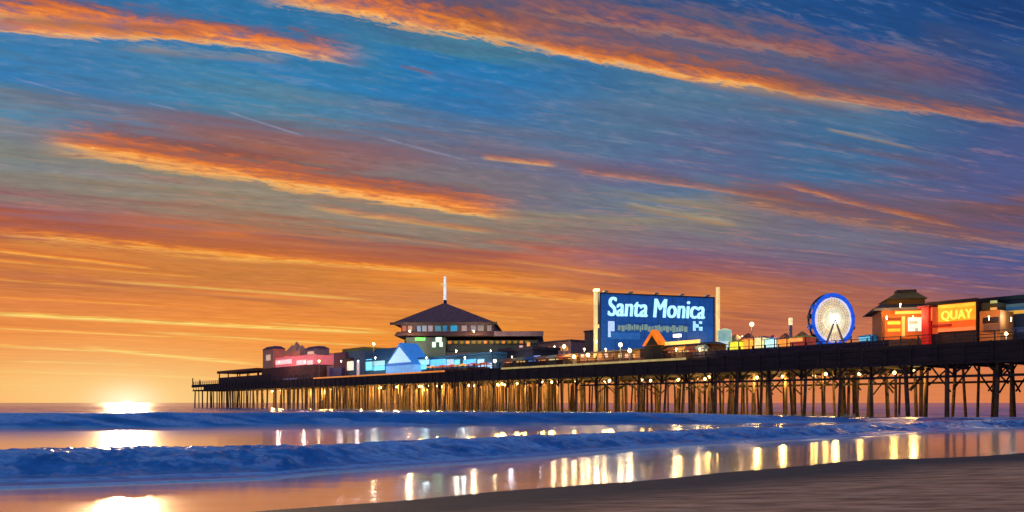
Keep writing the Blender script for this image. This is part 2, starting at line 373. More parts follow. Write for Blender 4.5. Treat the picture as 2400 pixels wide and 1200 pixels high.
me = bpy.data.meshes.new('sea')
me.vertices.add(len(co)); me.vertices.foreach_set('co', co.ravel())
me.loops.add(fa.size); me.loops.foreach_set('vertex_index', fa.ravel())
me.polygons.add(len(fa)); me.polygons.foreach_set('loop_start', np.arange(0, fa.size, 4)); me.polygons.foreach_set('loop_total', np.full(len(fa), 4))
me.polygons.foreach_set('use_smooth', np.ones(len(fa), bool)); me.update(calc_edges=True)
for nm, arr in (('depth', DEP), ('foam_glint', FOAM_GLINT)):
    at = me.attributes.new(nm, 'FLOAT', 'POINT'); at.data.foreach_set('value', arr.ravel().astype(np.float32))
sea = bpy.data.objects.new('sea', me); COL.objects.link(sea); tag(sea, kind='structure')
m = bpy.data.materials.new('sea_water'); m.use_nodes = True; t = NT(m.node_tree); p = t.N['Principled BSDF']
def attr(t, n):
    a = t.N.new('ShaderNodeAttribute'); a.attribute_name = n; return a.outputs['Fac']
dep = attr(t, 'depth'); fo = attr(t, 'foam_glint')
pos = t.N.new('ShaderNodeNewGeometry').outputs['Position']
mp = t.N.new('ShaderNodeMapping'); mp.inputs['Scale'].default_value = (.5, 1.6, 1); t.L.new(pos, mp.inputs[0])
nn = t.noise(mp.outputs[0], .9, 5, .6)
deep = t.ramp(nn, [(.3, (.010, .09, .30, 1)), (.7, (.04, .24, .62, 1))])[0]
bc = t.mix(dep, (.86, .62, .42, 1), deep)
lace = t.step(t.noise(mp.outputs[0], 5.0, 5, .7), .40, .56)
bc = t.mix(t.m('MULTIPLY', fo, t.m('MULTIPLY_ADD', lace, .6, .3)), bc, (.66, .76, .96, 1))  # pale blue for foam and for wave highlights put into the colour
t.L.new(bc, p.inputs['Base Color'])
t.L.new(t.m('SUBTRACT', 1.0, dep), p.inputs['Coat Weight']); t.L.new(t.m('MULTIPLY_ADD', dep, -.72, .72), p.inputs['Metallic']); p.inputs['Coat IOR'].default_value = 1.55; p.inputs['Coat Roughness'].default_value = .12
t.L.new(t.m('MULTIPLY_ADD', dep, -1.0, 2.6), p.inputs['IOR'])
rg = t.m('ADD', t.m('MULTIPLY', dep, -.08), .24); rg = t.m('ADD', rg, t.m('MULTIPLY', fo, .4)); t.L.new(rg, p.inputs['Roughness'])
nb = t.noise(mp.outputs[0], 3.0, 4, .6)
b = t.N.new('ShaderNodeBump'); b.inputs['Distance'].default_value = .05
t.L.new(t.m('MULTIPLY_ADD', dep, .55, .16), b.inputs['Strength']); t.L.new(nb, b.inputs['Height']); t.L.new(b.outputs[0], p.inputs['Normal'])
me.materials.append(m)

# beach: rises to the lower right of the waterline
SNX, SNY, SC = .545, -.838, 0.0
p0 = np.array([-4.4, 14.6]); SC = p0[0]*SNX+p0[1]*SNY
def sand_height(x, y):
    bend = interp(x, [-60,-4,4,12,20,60], [0,0,1.0,1.6,.6,0])
    d = x*SNX+y*SNY-SC+bend+fbm(x*.15, y*.15, 101, 3)*1.2
    z = np.where(d > 0, .035*d, .25*d); z = np.maximum(z, -1.5)
    z = z+sstep(d, 1.5, 5)*(fbm(x*.5+y*.3, y*1.8-x*.9, 103, 4)*.035)
    return z, d
xs = np.concatenate([np.linspace(-60, -10, 40, endpoint=False), np.linspace(-10, 26, 330, endpoint=False), np.linspace(26, 110, 60)])
yy = np.concatenate([np.linspace(-25, 6, 25, endpoint=False), np.linspace(6, 34, 300, endpoint=False), np.linspace(34, 90, 50)])
X, Y = np.meshgrid(xs, yy); Z, DD = sand_height(X, Y); nr, nc = X.shape
co = np.stack([X, Y, Z], -1).reshape(-1, 3); idx = np.arange(nr*nc).reshape(nr, nc)
fa = np.stack([idx[:-1, :-1], idx[:-1, 1:], idx[1:, 1:], idx[1:, :-1]], -1).reshape(-1, 4)
me = bpy.data.meshes.new('beach')
me.vertices.add(len(co)); me.vertices.foreach_set('co', co.ravel())
me.loops.add(fa.size); me.loops.foreach_set('vertex_index', fa.ravel())
me.polygons.add(len(fa)); me.polygons.foreach_set('loop_start', np.arange(0, fa.size, 4)); me.polygons.foreach_set('loop_total', np.full(len(fa), 4))
me.polygons.foreach_set('use_smooth', np.ones(len(fa), bool)); me.update(calc_edges=True)
at = me.attributes.new('damp', 'FLOAT', 'POINT'); at.data.foreach_set('value', (1-sstep(DD, 1.8, 5.5)).ravel().astype(np.float32))
beach = bpy.data.objects.new('beach', me); COL.objects.link(beach); tag(beach, kind='structure')
m = bpy.data.materials.new('sand'); m.use_nodes = True; t = NT(m.node_tree); p = t.N['Principled BSDF']
dp = attr(t, 'damp'); pos = t.N.new('ShaderNodeNewGeometry').outputs['Position']
mp = t.N.new('ShaderNodeMapping'); mp.inputs['Rotation'].default_value = (0, 0, math.radians(-33)); mp.inputs['Scale'].default_value = (.7, 2.0, 1)
t.L.new(pos, mp.inputs[0])
sn = t.noise(mp.outputs[0], 1.2, 6, .62); sf = t.noise(pos, 25, 4, .7)
c = t.ramp(sn, [(.36, (.30, .125, .062, 1)), (.5, (.56, .25, .125, 1)), (.64, (.76, .36, .19, 1))])[0]
c = t.mix(t.m('MULTIPLY', dp, .95), c, (.018, .024, .034, 1)); p.inputs['Specular IOR Level'].default_value = .25; t.L.new(c, p.inputs['Base Color'])
t.L.new(t.m('MULTIPLY_ADD', dp, -.15, .95), p.inputs['Roughness'])
b = t.N.new('ShaderNodeBump'); b.inputs['Distance'].default_value = .04; b.inputs['Strength'].default_value = .6
t.L.new(t.m('ADD', sn, t.m('MULTIPLY', sf, .6)), b.inputs['Height']); t.L.new(b.outputs[0], p.inputs['Normal'])
me.materials.append(m)

# ---------------------------------------------------------------- pier frame
AX, AY = 56.0, 87.0
TX, TY = -.628, .778; NX, NY = .778, .628
PR = math.atan2(-TY, -TX)          # local +x runs along the pier towards the shore, local +y across it
DZ = 9.0
def s_at(px, w):
    q = (px-1200)/F
    return (AX+w*NX-q*(AY+w*NY))/(-TX+q*TY)
SITES = {}
class Site:
    def __init__(s, name, label, cat, px, w, rot=PR, group=None, base=DZ):
        sp = s_at(px, w)
        s.ox = AX+w*NX+sp*TX; s.oy = AY+w*NY+sp*TY
        s.a = (math.cos(rot), math.sin(rot)); s.base = base
        s.k = s.oy/F
        SITES.setdefault(name, []).append(s)
        s.root = tag(empty(name, (s.ox, s.oy, base), rot), label, cat, group)
    def X(s, px, y=0.0):
        q = (px-1200)/F; ax, ay = s.a
        ox, oy = s.ox-ay*y, s.oy+ax*y
        return (q*oy-ox)/(ax-q*ay)
    def Z(s, py, px=None, y=0.0):
        ax, ay = s.a; ox, oy = s.ox-ay*y, s.oy+ax*y
        D = oy if px is None else oy+s.X(px, y)*ay
        return CAMH+(HY-py)/F*D-s.base
    def part(s, name, mb, m, parent=None, label=None, smooth=False):
        o = mb.build(name, m, parent or s.root, smooth)
        if label: o['label'] = label
        return o

# ---------------------------------------------------------------- pier
pier = tag(empty('pier', (AX, AY, 0), PR), 'long dark timber pier on tall piles running from the right edge out to sea', 'pier')
def PB(mb, s0, s1, w0, w1, z0, z1): return mb.box(-s1, -s0, w0, w1, z0, z1)
S0, S1 = -60, 288
out = [(S0,0),(S1,0),(S1,13),(205,13),(205,30),(180,62),(70,62),(30,46),(30,17),(S0,17)]
mb = MB(); n = len(out)
vs = [(-a, b_, 8.72) for a, b_ in out]+[(-a, b_, 9.0) for a, b_ in out]
mb.add(vs, [tuple(range(n)), tuple(range(2*n-1, n-1, -1))]+[(i, n+i, n+(i+1) % n, (i+1) % n) for i in range(n)])
mb.build('deck', DECKW, pier)
mb = MB(); PB(mb, S0, S1-15, -.25, -.003, 6.5, 8.95); PB(mb, S1-15, S1, -.25, -.003, 7.9, 8.95)
for i in range(int((S1-S0)/3)): PB(mb, S0+i*3, S0+i*3+.3, -.42, -.253, 6.7, 9.0)
for z in (6.9, 7.7, 8.5): PB(mb, S0, S1-15, -.34, -.2535, z, z+.14)
mb.build('fascia_beam', TIMBER, pier)
for w in (4, 8.5, 13, 16.5):
    mb = MB(); PB(mb, S0, S1-8 if w < 13 else 30, w-.2, w+.2, 7.2, 8.72); mb.build('girder', TIMBER, pier)
mb = MB(); PB(mb, 12, 205, 16.9, 17.2, 7.0, 8.717); mb.build('girder', TIMBER, pier)
rows_w = [0.6, 5.5, 10.8, 16.0]
bents = [-22+i*4.9 for i in range(64)]
stuff = MB(); capstuff = MB(); cnt = 0
def pile(mb, s, w, r, lean=0.0):
    j = random.uniform(-.55, .55); k = random.uniform(-.35, .35)
    mb.tube((-s+j+lean, w+k, -2.5), (-s, w, 6.75), r*1.08, r*.92, 8)
for bi, s in enumerate(bents):
    if s > S1-1: break
    wr = rows_w if s < 203 else [.6, 6.5, 12.3]
    for w in wr:
        r = random.uniform(.16, .30)
        if cnt < 100:
            mb = MB(); pile(mb, s+random.uniform(-.9, .9), w, r); mb.build('piling', PILEW, pier); cnt += 1
        else:
            for q in range(2 if 100 < s < 200 else 1): pile(stuff, s+random.uniform(-1.1, 1.1)+q*2.3, w, r)
    cm = MB(); PB(cm, s-.22, s+.22, -.2, wr[-1]+.6, 6.45, 6.98)
    if s < 140:
        for sg in (-1, 1): cm.tube((-s, .35, 5.2+random.uniform(-.3,.3)), (-s+sg*1.5, .35, 6.5), .12, .12, 6)
        for sg in (-1, 1): cm.box(-s-.12, -s+.12, .2, .5, 5.0, 6.46)
    cm.build('cap_beam', TIMBER, pier)
    if -8 < s < 75:
        for i in range(len(wr)-1):
            a, b_ = wr[i], wr[i+1]
            if random.random() < .7: MB().tube((-s+.2, a, 6.4), (-s+.2, b_, 4.0+random.uniform(-.9,.9)), .11, .11, 6).build('cross_brace', TIMBER, pier)
            if random.random() < .7: MB().tube((-s-.2, b_, 6.4), (-s-.2, a, 4.0+random.uniform(-.9,.9)), .11, .11, 6).build('cross_brace', TIMBER, pier)
for s in np.arange(32, 200, 4.6):
    for w in (23, 31, 39, 47, 55):
        if w > 44 and (s < 72 or s > 184): continue
        if w > 28 and s > 198: continue
        pile(stuff, s+random.uniform(-1.5, 1.5), w+random.uniform(-1.5, 1.5), random.uniform(.18, .26))
    PB(stuff, s-.2, s+.2, 17, 44 if s < 182 else 26, 7.0, 8.71)
tag(stuff.build('piling', PILEW, pier), 'many more timber pilings standing close together under the wide middle of the pier', kind='stuff')
mb = MB(); PB(mb, S0, 70, .25, .50, 4.95, 5.25); mb.build('waler', TIMBER, pier)
mb = MB(); PB(mb, S0, 60, 16.3, 16.6, 4.6, 4.9); mb.build('waler', TIMBER, pier)
# railing along the front edge
mb = MB()
s = S0
while s < S1-1:
    if 112 < s < 176: s += 2.1; continue
    PB(mb, s-.07, s+.07, .02, .16, 9.0, 10.15); s += 2.1
for z in (9.35, 9.7, 10.08): PB(mb, S0, 112, .05, .13, z, z+.08); PB(mb, 176.5, S1, .05, .13, z, z+.08)
mb.build('railing', RAILM, pier)
mb = MB(); PB(mb, 15, 45, .2, .32, 9.003, 9.7); mb.build('parapet', mat('mauve_board', (70,62,78), .8, var=.25), pier)
mb = MB(); PB(mb, 46, 92, -.5, -.43, 8.62, 8.96); mb.build('edge_light', glow('edge_gold', (190,165,100), .75), pier)
mb = MB(); PB(mb, 112, 178, -.5, -.43, 8.75, 9.1); mb.build('edge_light', glow('edge_orange', (235,140,60), .85), pier)
mb = MB(); PB(mb, S1-.4, S1, 0, .3, 9, 11.6); PB(mb, S1-9, S1-8.6, 0, .3, 9, 10.8); mb.build('end_post', TIMBER, pier)

# lamps under the deck
def ordinal(n):
    one = 'first second third fourth fifth sixth seventh eighth ninth tenth eleventh twelfth thirteenth fourteenth fifteenth sixteenth seventeenth eighteenth nineteenth'.split()
    if n < 20: return one[n-1]
    t_ = {2:('twentieth','twenty'),3:('thirtieth','thirty'),4:('fortieth','forty')}[n//10]
    return t_[0] if n % 10 == 0 else t_[1]+'-'+one[n % 10-1]
first = None
rl = random.Random(21)
lamp_sites = []
sv_ = 14.0
while sv_ < 240:
    lamp_sites.append((sv_, rl.uniform(3, 13), (250+sv_*4)*rl.choice([.35,.6,.9,1.5])*(.4 if sv_ < 90 else (.55 if sv_ < 140 else 1))))
    sv_ += rl.uniform(2.4, 4.8) if sv_ < 140 else rl.uniform(9, 14)
for i, (s, w, e) in enumerate(lamp_sites):
    x = AX+w*NX+s*TX; y = AY+w*NY+s*TY
    if first is None:
        r = empty('deck_lamp', (x, y, 5.6+rl.uniform(0,.5))); b1 = MB().tube((0,0,.75),(0,0,.2),.05).build('stem', STEEL, r); b2 = MB().ball((0,0,0), .24).build('bulb', BULB, r); first = (r, b1, b2)
    else:
        r = first[0].copy(); COL.objects.link(r); r.location = (x, y, 6.0)
        for ch in first[1:]:
            c_ = ch.copy(); COL.objects.link(c_); c_.parent = r
    tag(r, ordinal(i+1)+' from the shore among the small warm lamps hanging under the pier', 'lamp', 'warm lamps hanging under the pier deck')
    l = bpy.data.lights.new('lamp_light', 'POINT'); l.energy = e*4.2; l.color = (1, .58, .14); l.shadow_soft_size = .4
    lo = bpy.data.objects.new('lamp_light', l); COL.objects.link(lo); lo.parent = r; lo.location = (0, 0, -.7)

def point(site, px, py, y, e, col, size=.3):
    l = bpy.data.lights.new('lamp_light', 'POINT'); l.energy = e; l.color = col; l.shadow_soft_size = size
    lo = bpy.data.objects.new('lamp_light', l); COL.objects.link(lo); lo.parent = site.root
    lo.location = (site.X(px), y, site.Z(py, px))

def text(site, s, size_w, px0, px1, py0, py1, m, y, name='lettering', parent=None, shear=0.0, bold=.0):
    cu = bpy.data.curves.new('t', 'FONT'); cu.body = s; cu.extrude = .06; cu.shear = shear; cu.space_character = 1.02
    o = bpy.data.objects.new('t', cu); COL.objects.link(o)
    dg = bpy.context.evaluated_depsgraph_get(); mesh = bpy.data.meshes.new_from_object(o.evaluated_get(dg))
    bpy.data.objects.remove(o); mesh.name = name
    if bold:      # heavier strokes: three copies stepped sideways, each a few millimetres proud of the last
        V0 = [tuple(v.co) for v in mesh.vertices]; P0 = [tuple(p_.vertices) for p_ in mesh.polygons]; VV = []; PP = []
        for k_ in range(3):
            o_ = len(VV); VV += [(x_+(k_-1)*bold, y_, z_+k_*.003) for x_, y_, z_ in V0]; PP += [tuple(i_+o_ for i_ in p_) for p_ in P0]
        mesh = bpy.data.meshes.new(name); mesh.from_pydata(VV, [], PP)
    vs = np.array([v.co[:] for v in mesh.vertices]); a = vs.min(0); b_ = vs.max(0)
    x0, x1 = site.X(px0), site.X(px1); z0, z1 = site.Z(py1, (px0+px1)/2), site.Z(py0, (px0+px1)/2)
    for v in mesh.vertices:
        u = (v.co.x-a[0])/(b_[0]-a[0]); h = (v.co.y-a[1])/(b_[1]-a[1])
        v.co = (x0+(x1-x0)*u, y-v.co.z*1.5, z0+(z1-z0)*h)
    mesh.update(); mesh.materials.clear(); mesh.materials.append(m)
    o = bpy.data.objects.new(name, mesh); COL.objects.link(o); o.parent = parent or site.root; return o

# ---------------------------------------------------------------- things on the pier, far end first
# 1 open shelter at the far end
S = Site('shelter', 'low brown shelter with an open flat-roofed top near the far end of the pier', 'shelter', 575, 1.2)
x0, x1 = S.X(512), S.X(632)
S.part('wall', MB().box(x0, x1, 0, 8, 0, S.Z(881, 575)), DARKB)
xe = S.X(603)
S.part('roof', MB().box(x0-.5, xe+.3, -.4, 8.4, S.Z(872, 560), S.Z(866, 560)), mat('rust_roof', (120,66,40), .8))
for i in range(5):
    xx = x0+.3+(xe-x0-.6)*i/4
    S.part('post', MB().box(xx-.15, xx+.15, .1, .4, S.Z(881,575)+.003, S.Z(872,560)-.003), DARKB)
    S.part('post', MB().box(xx-.15, xx+.15, 7.6, 7.9, S.Z(881,575)+.003, S.Z(872,560)-.003), DARKB)
S.part('upper_room', MB().box(xe+1.2, x1, 1, 7, S.Z(881,575)+.003, S.Z(864, 610)), mat('umber_wall', (110,70,40), .8))
# 2 pink fun house
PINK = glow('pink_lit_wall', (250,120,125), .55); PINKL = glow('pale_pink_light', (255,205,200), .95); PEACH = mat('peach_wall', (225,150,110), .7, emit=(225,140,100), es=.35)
S = Site('fun_house', 'pink lit fun house with spires and two mauve corner towers on a brown base', 'fun house', 682, 1.5)
x0, x1 = S.X(634), S.X(734)
S.part('base_wall', MB().box(x0, x1, 0, 10, 0, S.Z(858, 684)), mat('red_brown_wall', (112,68,60), .8, var=.2))
S.part('window', MB().box(S.X(664), S.X(696), -.06, -.003, S.Z(894, 680), S.Z(887, 680)), glow('dull_violet_glass', (120,120,160), .35))
z1 = S.Z(858, 684)+.003
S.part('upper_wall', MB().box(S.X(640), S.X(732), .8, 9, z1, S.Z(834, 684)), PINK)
for a, b_ in ((641,678),(690,712),(715,727)):
    S.part('lit_band', MB().box(S.X(a), S.X(b_), .68, .797, S.Z(855, a), S.Z(845, a)), PINKL)
S.part('red_roof', MB().frustum(S.X(684), S.X(730), .5, 9, S.Z(834,700)+.003, S.X(690), S.X(726), 3, 7, S.Z(829, 700)), mat('coral_roof', (200,90,90), .7, emit=(200,80,80), es=.3))
for c_, hw, top in ((650, 5, 822), (662, 6, 808), (672, 7, 800), (684, 4, 808)):
    s_ = MB(); s_.box(S.X(c_-hw), S.X(c_+hw), 2, 4.5, S.Z(834,c_)+.004, S.Z(822, c_)); s_.frustum(S.X(c_-hw), S.X(c_+hw), 2, 4.5, S.Z(822,c_)+.003, S.X(c_)-.1, S.X(c_)+.1, 3.1, 3.4, S.Z(top, c_))
    S.part('spire', s_, PEACH)
for a, b_, bot, m_ in ((609, 633, 868, PEACH), (706, 734, 834, MAUVE)):
    tw = MB().box(S.X(a), S.X(b_), 1, 5, S.Z(bot, a)+.005, S.Z(820, a)); o = S.part('corner_tower', tw, m_)
    S.part('tower_roof', MB().frustum(S.X(a)-.3, S.X(b_)+.3, .7, 5.3, S.Z(820,a)+.003, S.X(a)+1, S.X(b_)-1, 2, 4, S.Z(813, a)), mat('mauve_roof', (130,80,95), .8), o)
    S.part('window', MB().box(S.X(a+8), S.X(b_-6), .9, .997, S.Z(846 if bot > 850 else 833, a), S.Z(833 if bot > 850 else 825, a)), glow('cream_window', (240,200,160), .6), o)
S.part('tower_foot', MB().box(S.X(609), S.X(633), 1.0, 5, 0, S.Z(868, 609)), DARKB)
# 3 dark blocks with lit doorway
S = Site('kiosk_block', 'plum and slate kiosk block with one lit doorway left of the turquoise arcade', 'kiosk', 806, 5)
S.part('wall', MB().box(S.X(782), S.X(810), 0, 7, 0, S.Z(826, 795)), mat('plum_wall', (98,55,65), .8, emit=(98,50,60), es=.15))
S.part('side_wall', MB().box(S.X(762), S.X(782)-.01, .5, 6, 0, S.Z(856, 775)), MAUVE)
S.part('slate_wall', MB().box(S.X(810)+.01, S.X(850), .6, 8, 0, S.Z(822, 830)), mat('slate_wall', (62,84,104), .8, emit=(60,85,110), es=.2))
S.part('roof', MB().box(S.X(800), S.X(850), .3, 8.3, S.Z(822,830)+.003, S.Z(815, 830)), mat('olive_roof', (96,100,40), .8))
S.part('door', MB().box(S.X(808), S.X(824), .45, .597, S.Z(868, 815), S.Z(847, 815)), glow('lit_doorway', (255,232,200), 1.0))
S.part('awning', MB().box(S.X(806), S.X(826), -.6, .44, S.Z(846,815), S.Z(840, 815)), mat('maroon_awning', (60,10,25), .7))
S.part('pillar', MB().box(S.X(833), S.X(838), .4, .597, 0, S.Z(845, 835)), glow('pink_pillar', (205,185,180), .6))
S.part('counter', MB().box(S.X(778), S.X(806), -.8, -.02, 0, S.Z(862, 790)), glow('violet_counter', (50,48,100), .5))
# 4 turquoise arcade
S = Site('arcade', 'long turquoise lit arcade with a bright blue gabled front below the restaurant', 'arcade', 960, 6)
TURQ = glow('turquoise_panel', (110,210,232), 1.35); SKYB = glow('sky_blue_panel', (90,175,230), 1.35); WHB = glow('blue_white_panel', (175,215,255), 1.05)
S.part('wall', MB().box(S.X(850), S.X(1155), 0, 9, 0, S.Z(840, 960)), mat('teal_wall', (60,110,130), .7, emit=(60,130,150), es=.35))
for a, b_, t_, bt, m_ in ((857,872,842,868,TURQ),(874,902,842,857,glow('pale_aqua_panel',(150,205,205),1.1)),(874,902,858,868,TURQ),(975,1006,842,855,glow('ice_panel',(160,222,235),1.25)),(1009,1046,842,858,SKYB),(970,1000,856,866,TURQ),(1048,1064,842,858,glow('silver_panel',(190,215,230),.8)),(1066,1078,843,860,TURQ),(1086,1116,842,858,SKYB),(1120,1135,842,862,WHB),(1137,1153,850,866,WHB)):
    S.part('lit_panel', MB().box(S.X(a), S.X(b_), -.09, -.003, S.Z(bt, (a+b_)/2), S.Z(t_, (a+b_)/2)), m_)
S.part('roof', MB().frustum(S.X(850)-.3, S.X(920), -.6, 9.5, S.Z(840,960)+.003, S.X(862), S.X(915), 3, 7, S.Z(815, 885)), mat('slate_blue_roof', (56,88,112), .7, emit=(56,92,125), es=.25))
S.part('roof', MB().frustum(S.X(921), S.X(1157), -.6, 9.5, S.Z(840,1040)+.003, S.X(935), S.X(1150), 3, 7, S.Z(832, 1040)), mat('night_blue_roof', (70,100,125), .7))
g = MB().gable(S.X(904,-2.2), S.X(970,-2.2), -2.2, 3, S.Z(858, 938), S.Z(806, 938)); o = S.part('gable_front', g, glow('glowing_blue_gable', (50,115,190), .75))  # gable and the front below glow by emission to look lit
S.part('gable_sign', MB().gable(S.X(910,-2.2), S.X(964,-2.2), -2.32, -2.203, S.Z(852, 938), S.Z(816, 938)), WHB, o)
S.part('lower_front', MB().box(S.X(904,-2.2), S.X(970,-2.2), -2.1, -.1, 0, S.Z(858,938)-.003), glow('glowing_azure_front', (120,180,240), .7), o)
for i in range(9):
    a = 1000+i*17
    hgt = random.choice([858, 862, 860])
S4 = S
# orange stalls in front of the arcade
stall_cols = [((215,125,40),'amber'),((190,70,35),'brick red'),((220,100,45),'orange'),((230,150,60),'golden'),((175,60,50),'crimson'),((215,90,30),'tangerine')]
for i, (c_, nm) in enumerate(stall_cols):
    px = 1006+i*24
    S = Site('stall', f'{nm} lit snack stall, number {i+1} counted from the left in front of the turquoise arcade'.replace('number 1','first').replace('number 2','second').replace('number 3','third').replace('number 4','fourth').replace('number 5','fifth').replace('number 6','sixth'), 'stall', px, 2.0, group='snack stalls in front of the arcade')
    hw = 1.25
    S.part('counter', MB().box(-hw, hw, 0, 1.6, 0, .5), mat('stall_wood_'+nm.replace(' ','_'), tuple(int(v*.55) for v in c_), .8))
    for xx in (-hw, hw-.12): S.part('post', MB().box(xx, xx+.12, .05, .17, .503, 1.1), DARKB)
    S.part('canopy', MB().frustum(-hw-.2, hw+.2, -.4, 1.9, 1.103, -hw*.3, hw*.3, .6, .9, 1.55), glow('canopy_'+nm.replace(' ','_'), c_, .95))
# 5 restaurant
S = Site('restaurant', 'big dark pavilion restaurant with a wide maroon hip roof and a tall mast', 'restaurant', 1043, 26, rot=math.radians(-3))
Z = lambda r, px=1043: S.Z(r, px)
D1 = 24
S.part('lower_wall', MB().box(S.X(948), S.X(1262), 0, D1, 0, Z(798)), mat('charcoal_wall', (62,66,64), .8, var=.2, emit=(40,50,48), es=.25))
S.part('lower_roof', MB().frustum(S.X(928), S.X(1272), -2.5, D1+2, Z(788), S.X(932), S.X(1270), -1, D1, Z(778)), mat('umber_roof', (105,76,72), .8))
S.part('eave_panel', MB().box(S.X(1160), S.X(1274), -2.52, -2.4, Z(790), Z(779)), MAUVE)
S.part('green_wing', MB().box(S.X(955), S.X(1046), -2.2, -.01, 0, Z(792)), mat('green_grey_wall', (70,84,78), .8, emit=(60,80,72), es=.35))
ng = S.part('neon_sign', MB().box(S.X(1016), S.X(1024), -2.35, -2.203, Z(815), Z(803)).box(S.X(1024)+.01, S.X(1038), -2.35, -2.203, Z(803), Z(792)).box(S.X(1033), S.X(1040), -2.35, -2.203, Z(814), Z(803)-.01), glow('mint_neon', (190,255,200), 1.3))
S.part('neon_strip', MB().box(S.X(976), S.X(1000), -2.35, -2.203, Z(800), Z(792)), glow('green_neon', (95,190,95), 1.0))
for i in range(14):
    a = 1050+i*14
    S.part('window', MB().box(S.X(a), S.X(a+8), -.12, -.003, Z(806), Z(799)+0), glow('dim_gold_window' if i % 3 else 'dim_amber_window', (120,100,30) if i % 3 else (190,120,50), .6))
S.part('balcony', MB().box(S.X(1050), S.X(1262), -1.6, -.13, Z(824), Z(810)), mat('night_green_board', (22,34,38), .8))
S.part('lower_band', MB().box(S.X(1046)+.05, S.X(1230), -1.2, -.01, 0, Z(828)), mat('warm_grey_band', (66,60,62), .8, emit=(60,54,54), es=.35))  # wall band with a faint glow of its own, no lamp
S.part('upper_wall', MB().box(S.X(938), S.X(1156), 1.5, D1-2, Z(778)+.003, Z(756)), mat('mauve_grey_wall', (98,90,98), .8, emit=(80,72,80), es=.3))
wins = [(943,952,(165,90,75)),(956,966,(165,130,118)),(978,986,(110,150,185)),(990,1000,(130,140,160)),(1004,1014,(140,135,150)),(1020,1034,(65,120,140)),(1038,1048,(40,110,150)),(1056,1072,(36,142,190)),(1082,1094,(145,130,140)),(1104,1116,(125,120,140)),(1120,1134,(125,118,115)),(1142,1152,(130,120,120))]
for a, b_, c_ in wins:
    o = S.part('window', MB().box(S.X(a,1.5), S.X(b_,1.5), 1.38, 1.497, Z(775), Z(762)), glow(f'window_{c_[0]}_{c_[2]}', c_, .9))
S.part('main_roof', MB().frustum(S.X(918), S.X(1164), -1.2, D1+1.2, Z(758), S.X(1039, D1/2), S.X(1047, D1/2), D1/2-1, D1/2+1, S.Z(712, 1043, D1/2)), ROOFB)
S.part('eave_trim', MB().box(S.X(916), S.X(1166), -1.35, -1.203, Z(762), Z(756)), ROOFD)
xm = S.X(1043, D1/2)
zb = S.Z(713, 1043, D1/2); zt = S.Z(648, 1043, D1/2)
ms = S.part('mast', MB().tube((xm, D1/2, zb), (xm, D1/2, zt), .42, .32), mat('glowing_teal_mast', (190,210,215), .5, emit=(200,225,230), es=1.0))  # mast glows by emission, it is no lamp
S.part('mast_cap', MB().tube((xm, D1/2, zb-.3), (xm, D1/2, zb+1.2), .6, .5), mat('navy_paint', (20,40,90), .6), ms)
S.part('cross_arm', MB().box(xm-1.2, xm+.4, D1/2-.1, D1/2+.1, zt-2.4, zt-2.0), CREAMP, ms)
# 6 dark annex with small lights, right of the restaurant
S = Site('annex', 'dark two-step annex with scattered small lights right of the restaurant', 'annex', 1225, 10)
S.part('wall', MB().box(S.X(1175), S.X(1250), 0, 7, 0, S.Z(822, 1210)), mat('ink_wall', (46,46,56), .8, emit=(40,42,55), es=.25))
S.part('wall', MB().box(S.X(1250)+.01, S.X(1300), .5, 6, 0, S.Z(838, 1275)), mat('slate_low_wall', (60,64,82), .8, emit=(58,62,80), es=.3))
S.part('roof', MB().box(S.X(1172), S.X(1252), -.5, 7.5, S.Z(822,1210)+.003, S.Z(815, 1210)), ROOFD)
for a, b_, t_, bt, c_ in ((1176,1192,848,856,(160,145,130)),(1208,1224,840,847,(255,215,125)),(1222,1230,810,815,(190,140,135)),(1240,1247,803,812,(215,140,60)),(1256,1271,834,840,(120,130,190)),(1290,1298,842,850,(220,190,130))):
    S.part('lit_window', MB().box(S.X(a), S.X(b_), -.6, -.503, S.Z(bt, a), S.Z(t_, a)), glow(f'annex_light_{c_[0]}_{c_[1]}', c_, 1.0))
# 7 mauve building
S = Site('low_building', 'plain mauve grey low building behind the lamps, left of the blue billboard', 'building', 1300, 22)
S.part('wall', MB().box(S.X(1262), S.X(1338), 0, 8, 0, S.Z(803, 1300)), MAUVE)
S.part('roof', MB().box(S.X(1260), S.X(1340), -.4, 8.4, S.Z(803,1300)+.003, S.Z(799, 1300)), mat('dull_mauve_roof', (92,76,80), .8))
for a in (1270,1285,1296,1312,1326):
    S.part('window', MB().box(S.X(a), S.X(a+6), -.08, -.003, S.Z(822,a), S.Z(813,a)), glow('amber_pane', (225,150,70), .7))
# 8 grey tower
S = Site('stair_tower', 'narrow grey brown stair tower behind the left post of the billboard', 'tower', 1384, 20)
S.part('wall', MB().box(S.X(1370), S.X(1398), 0, 4, 0, S.Z(778, 1384)), mat('taupe_wall', (96,84,80), .8))
S.part('roof', MB().box(S.X(1369), S.X(1399), -.2, 4.2, S.Z(778,1384)+.003, S.Z(774, 1384)), ROOFD)
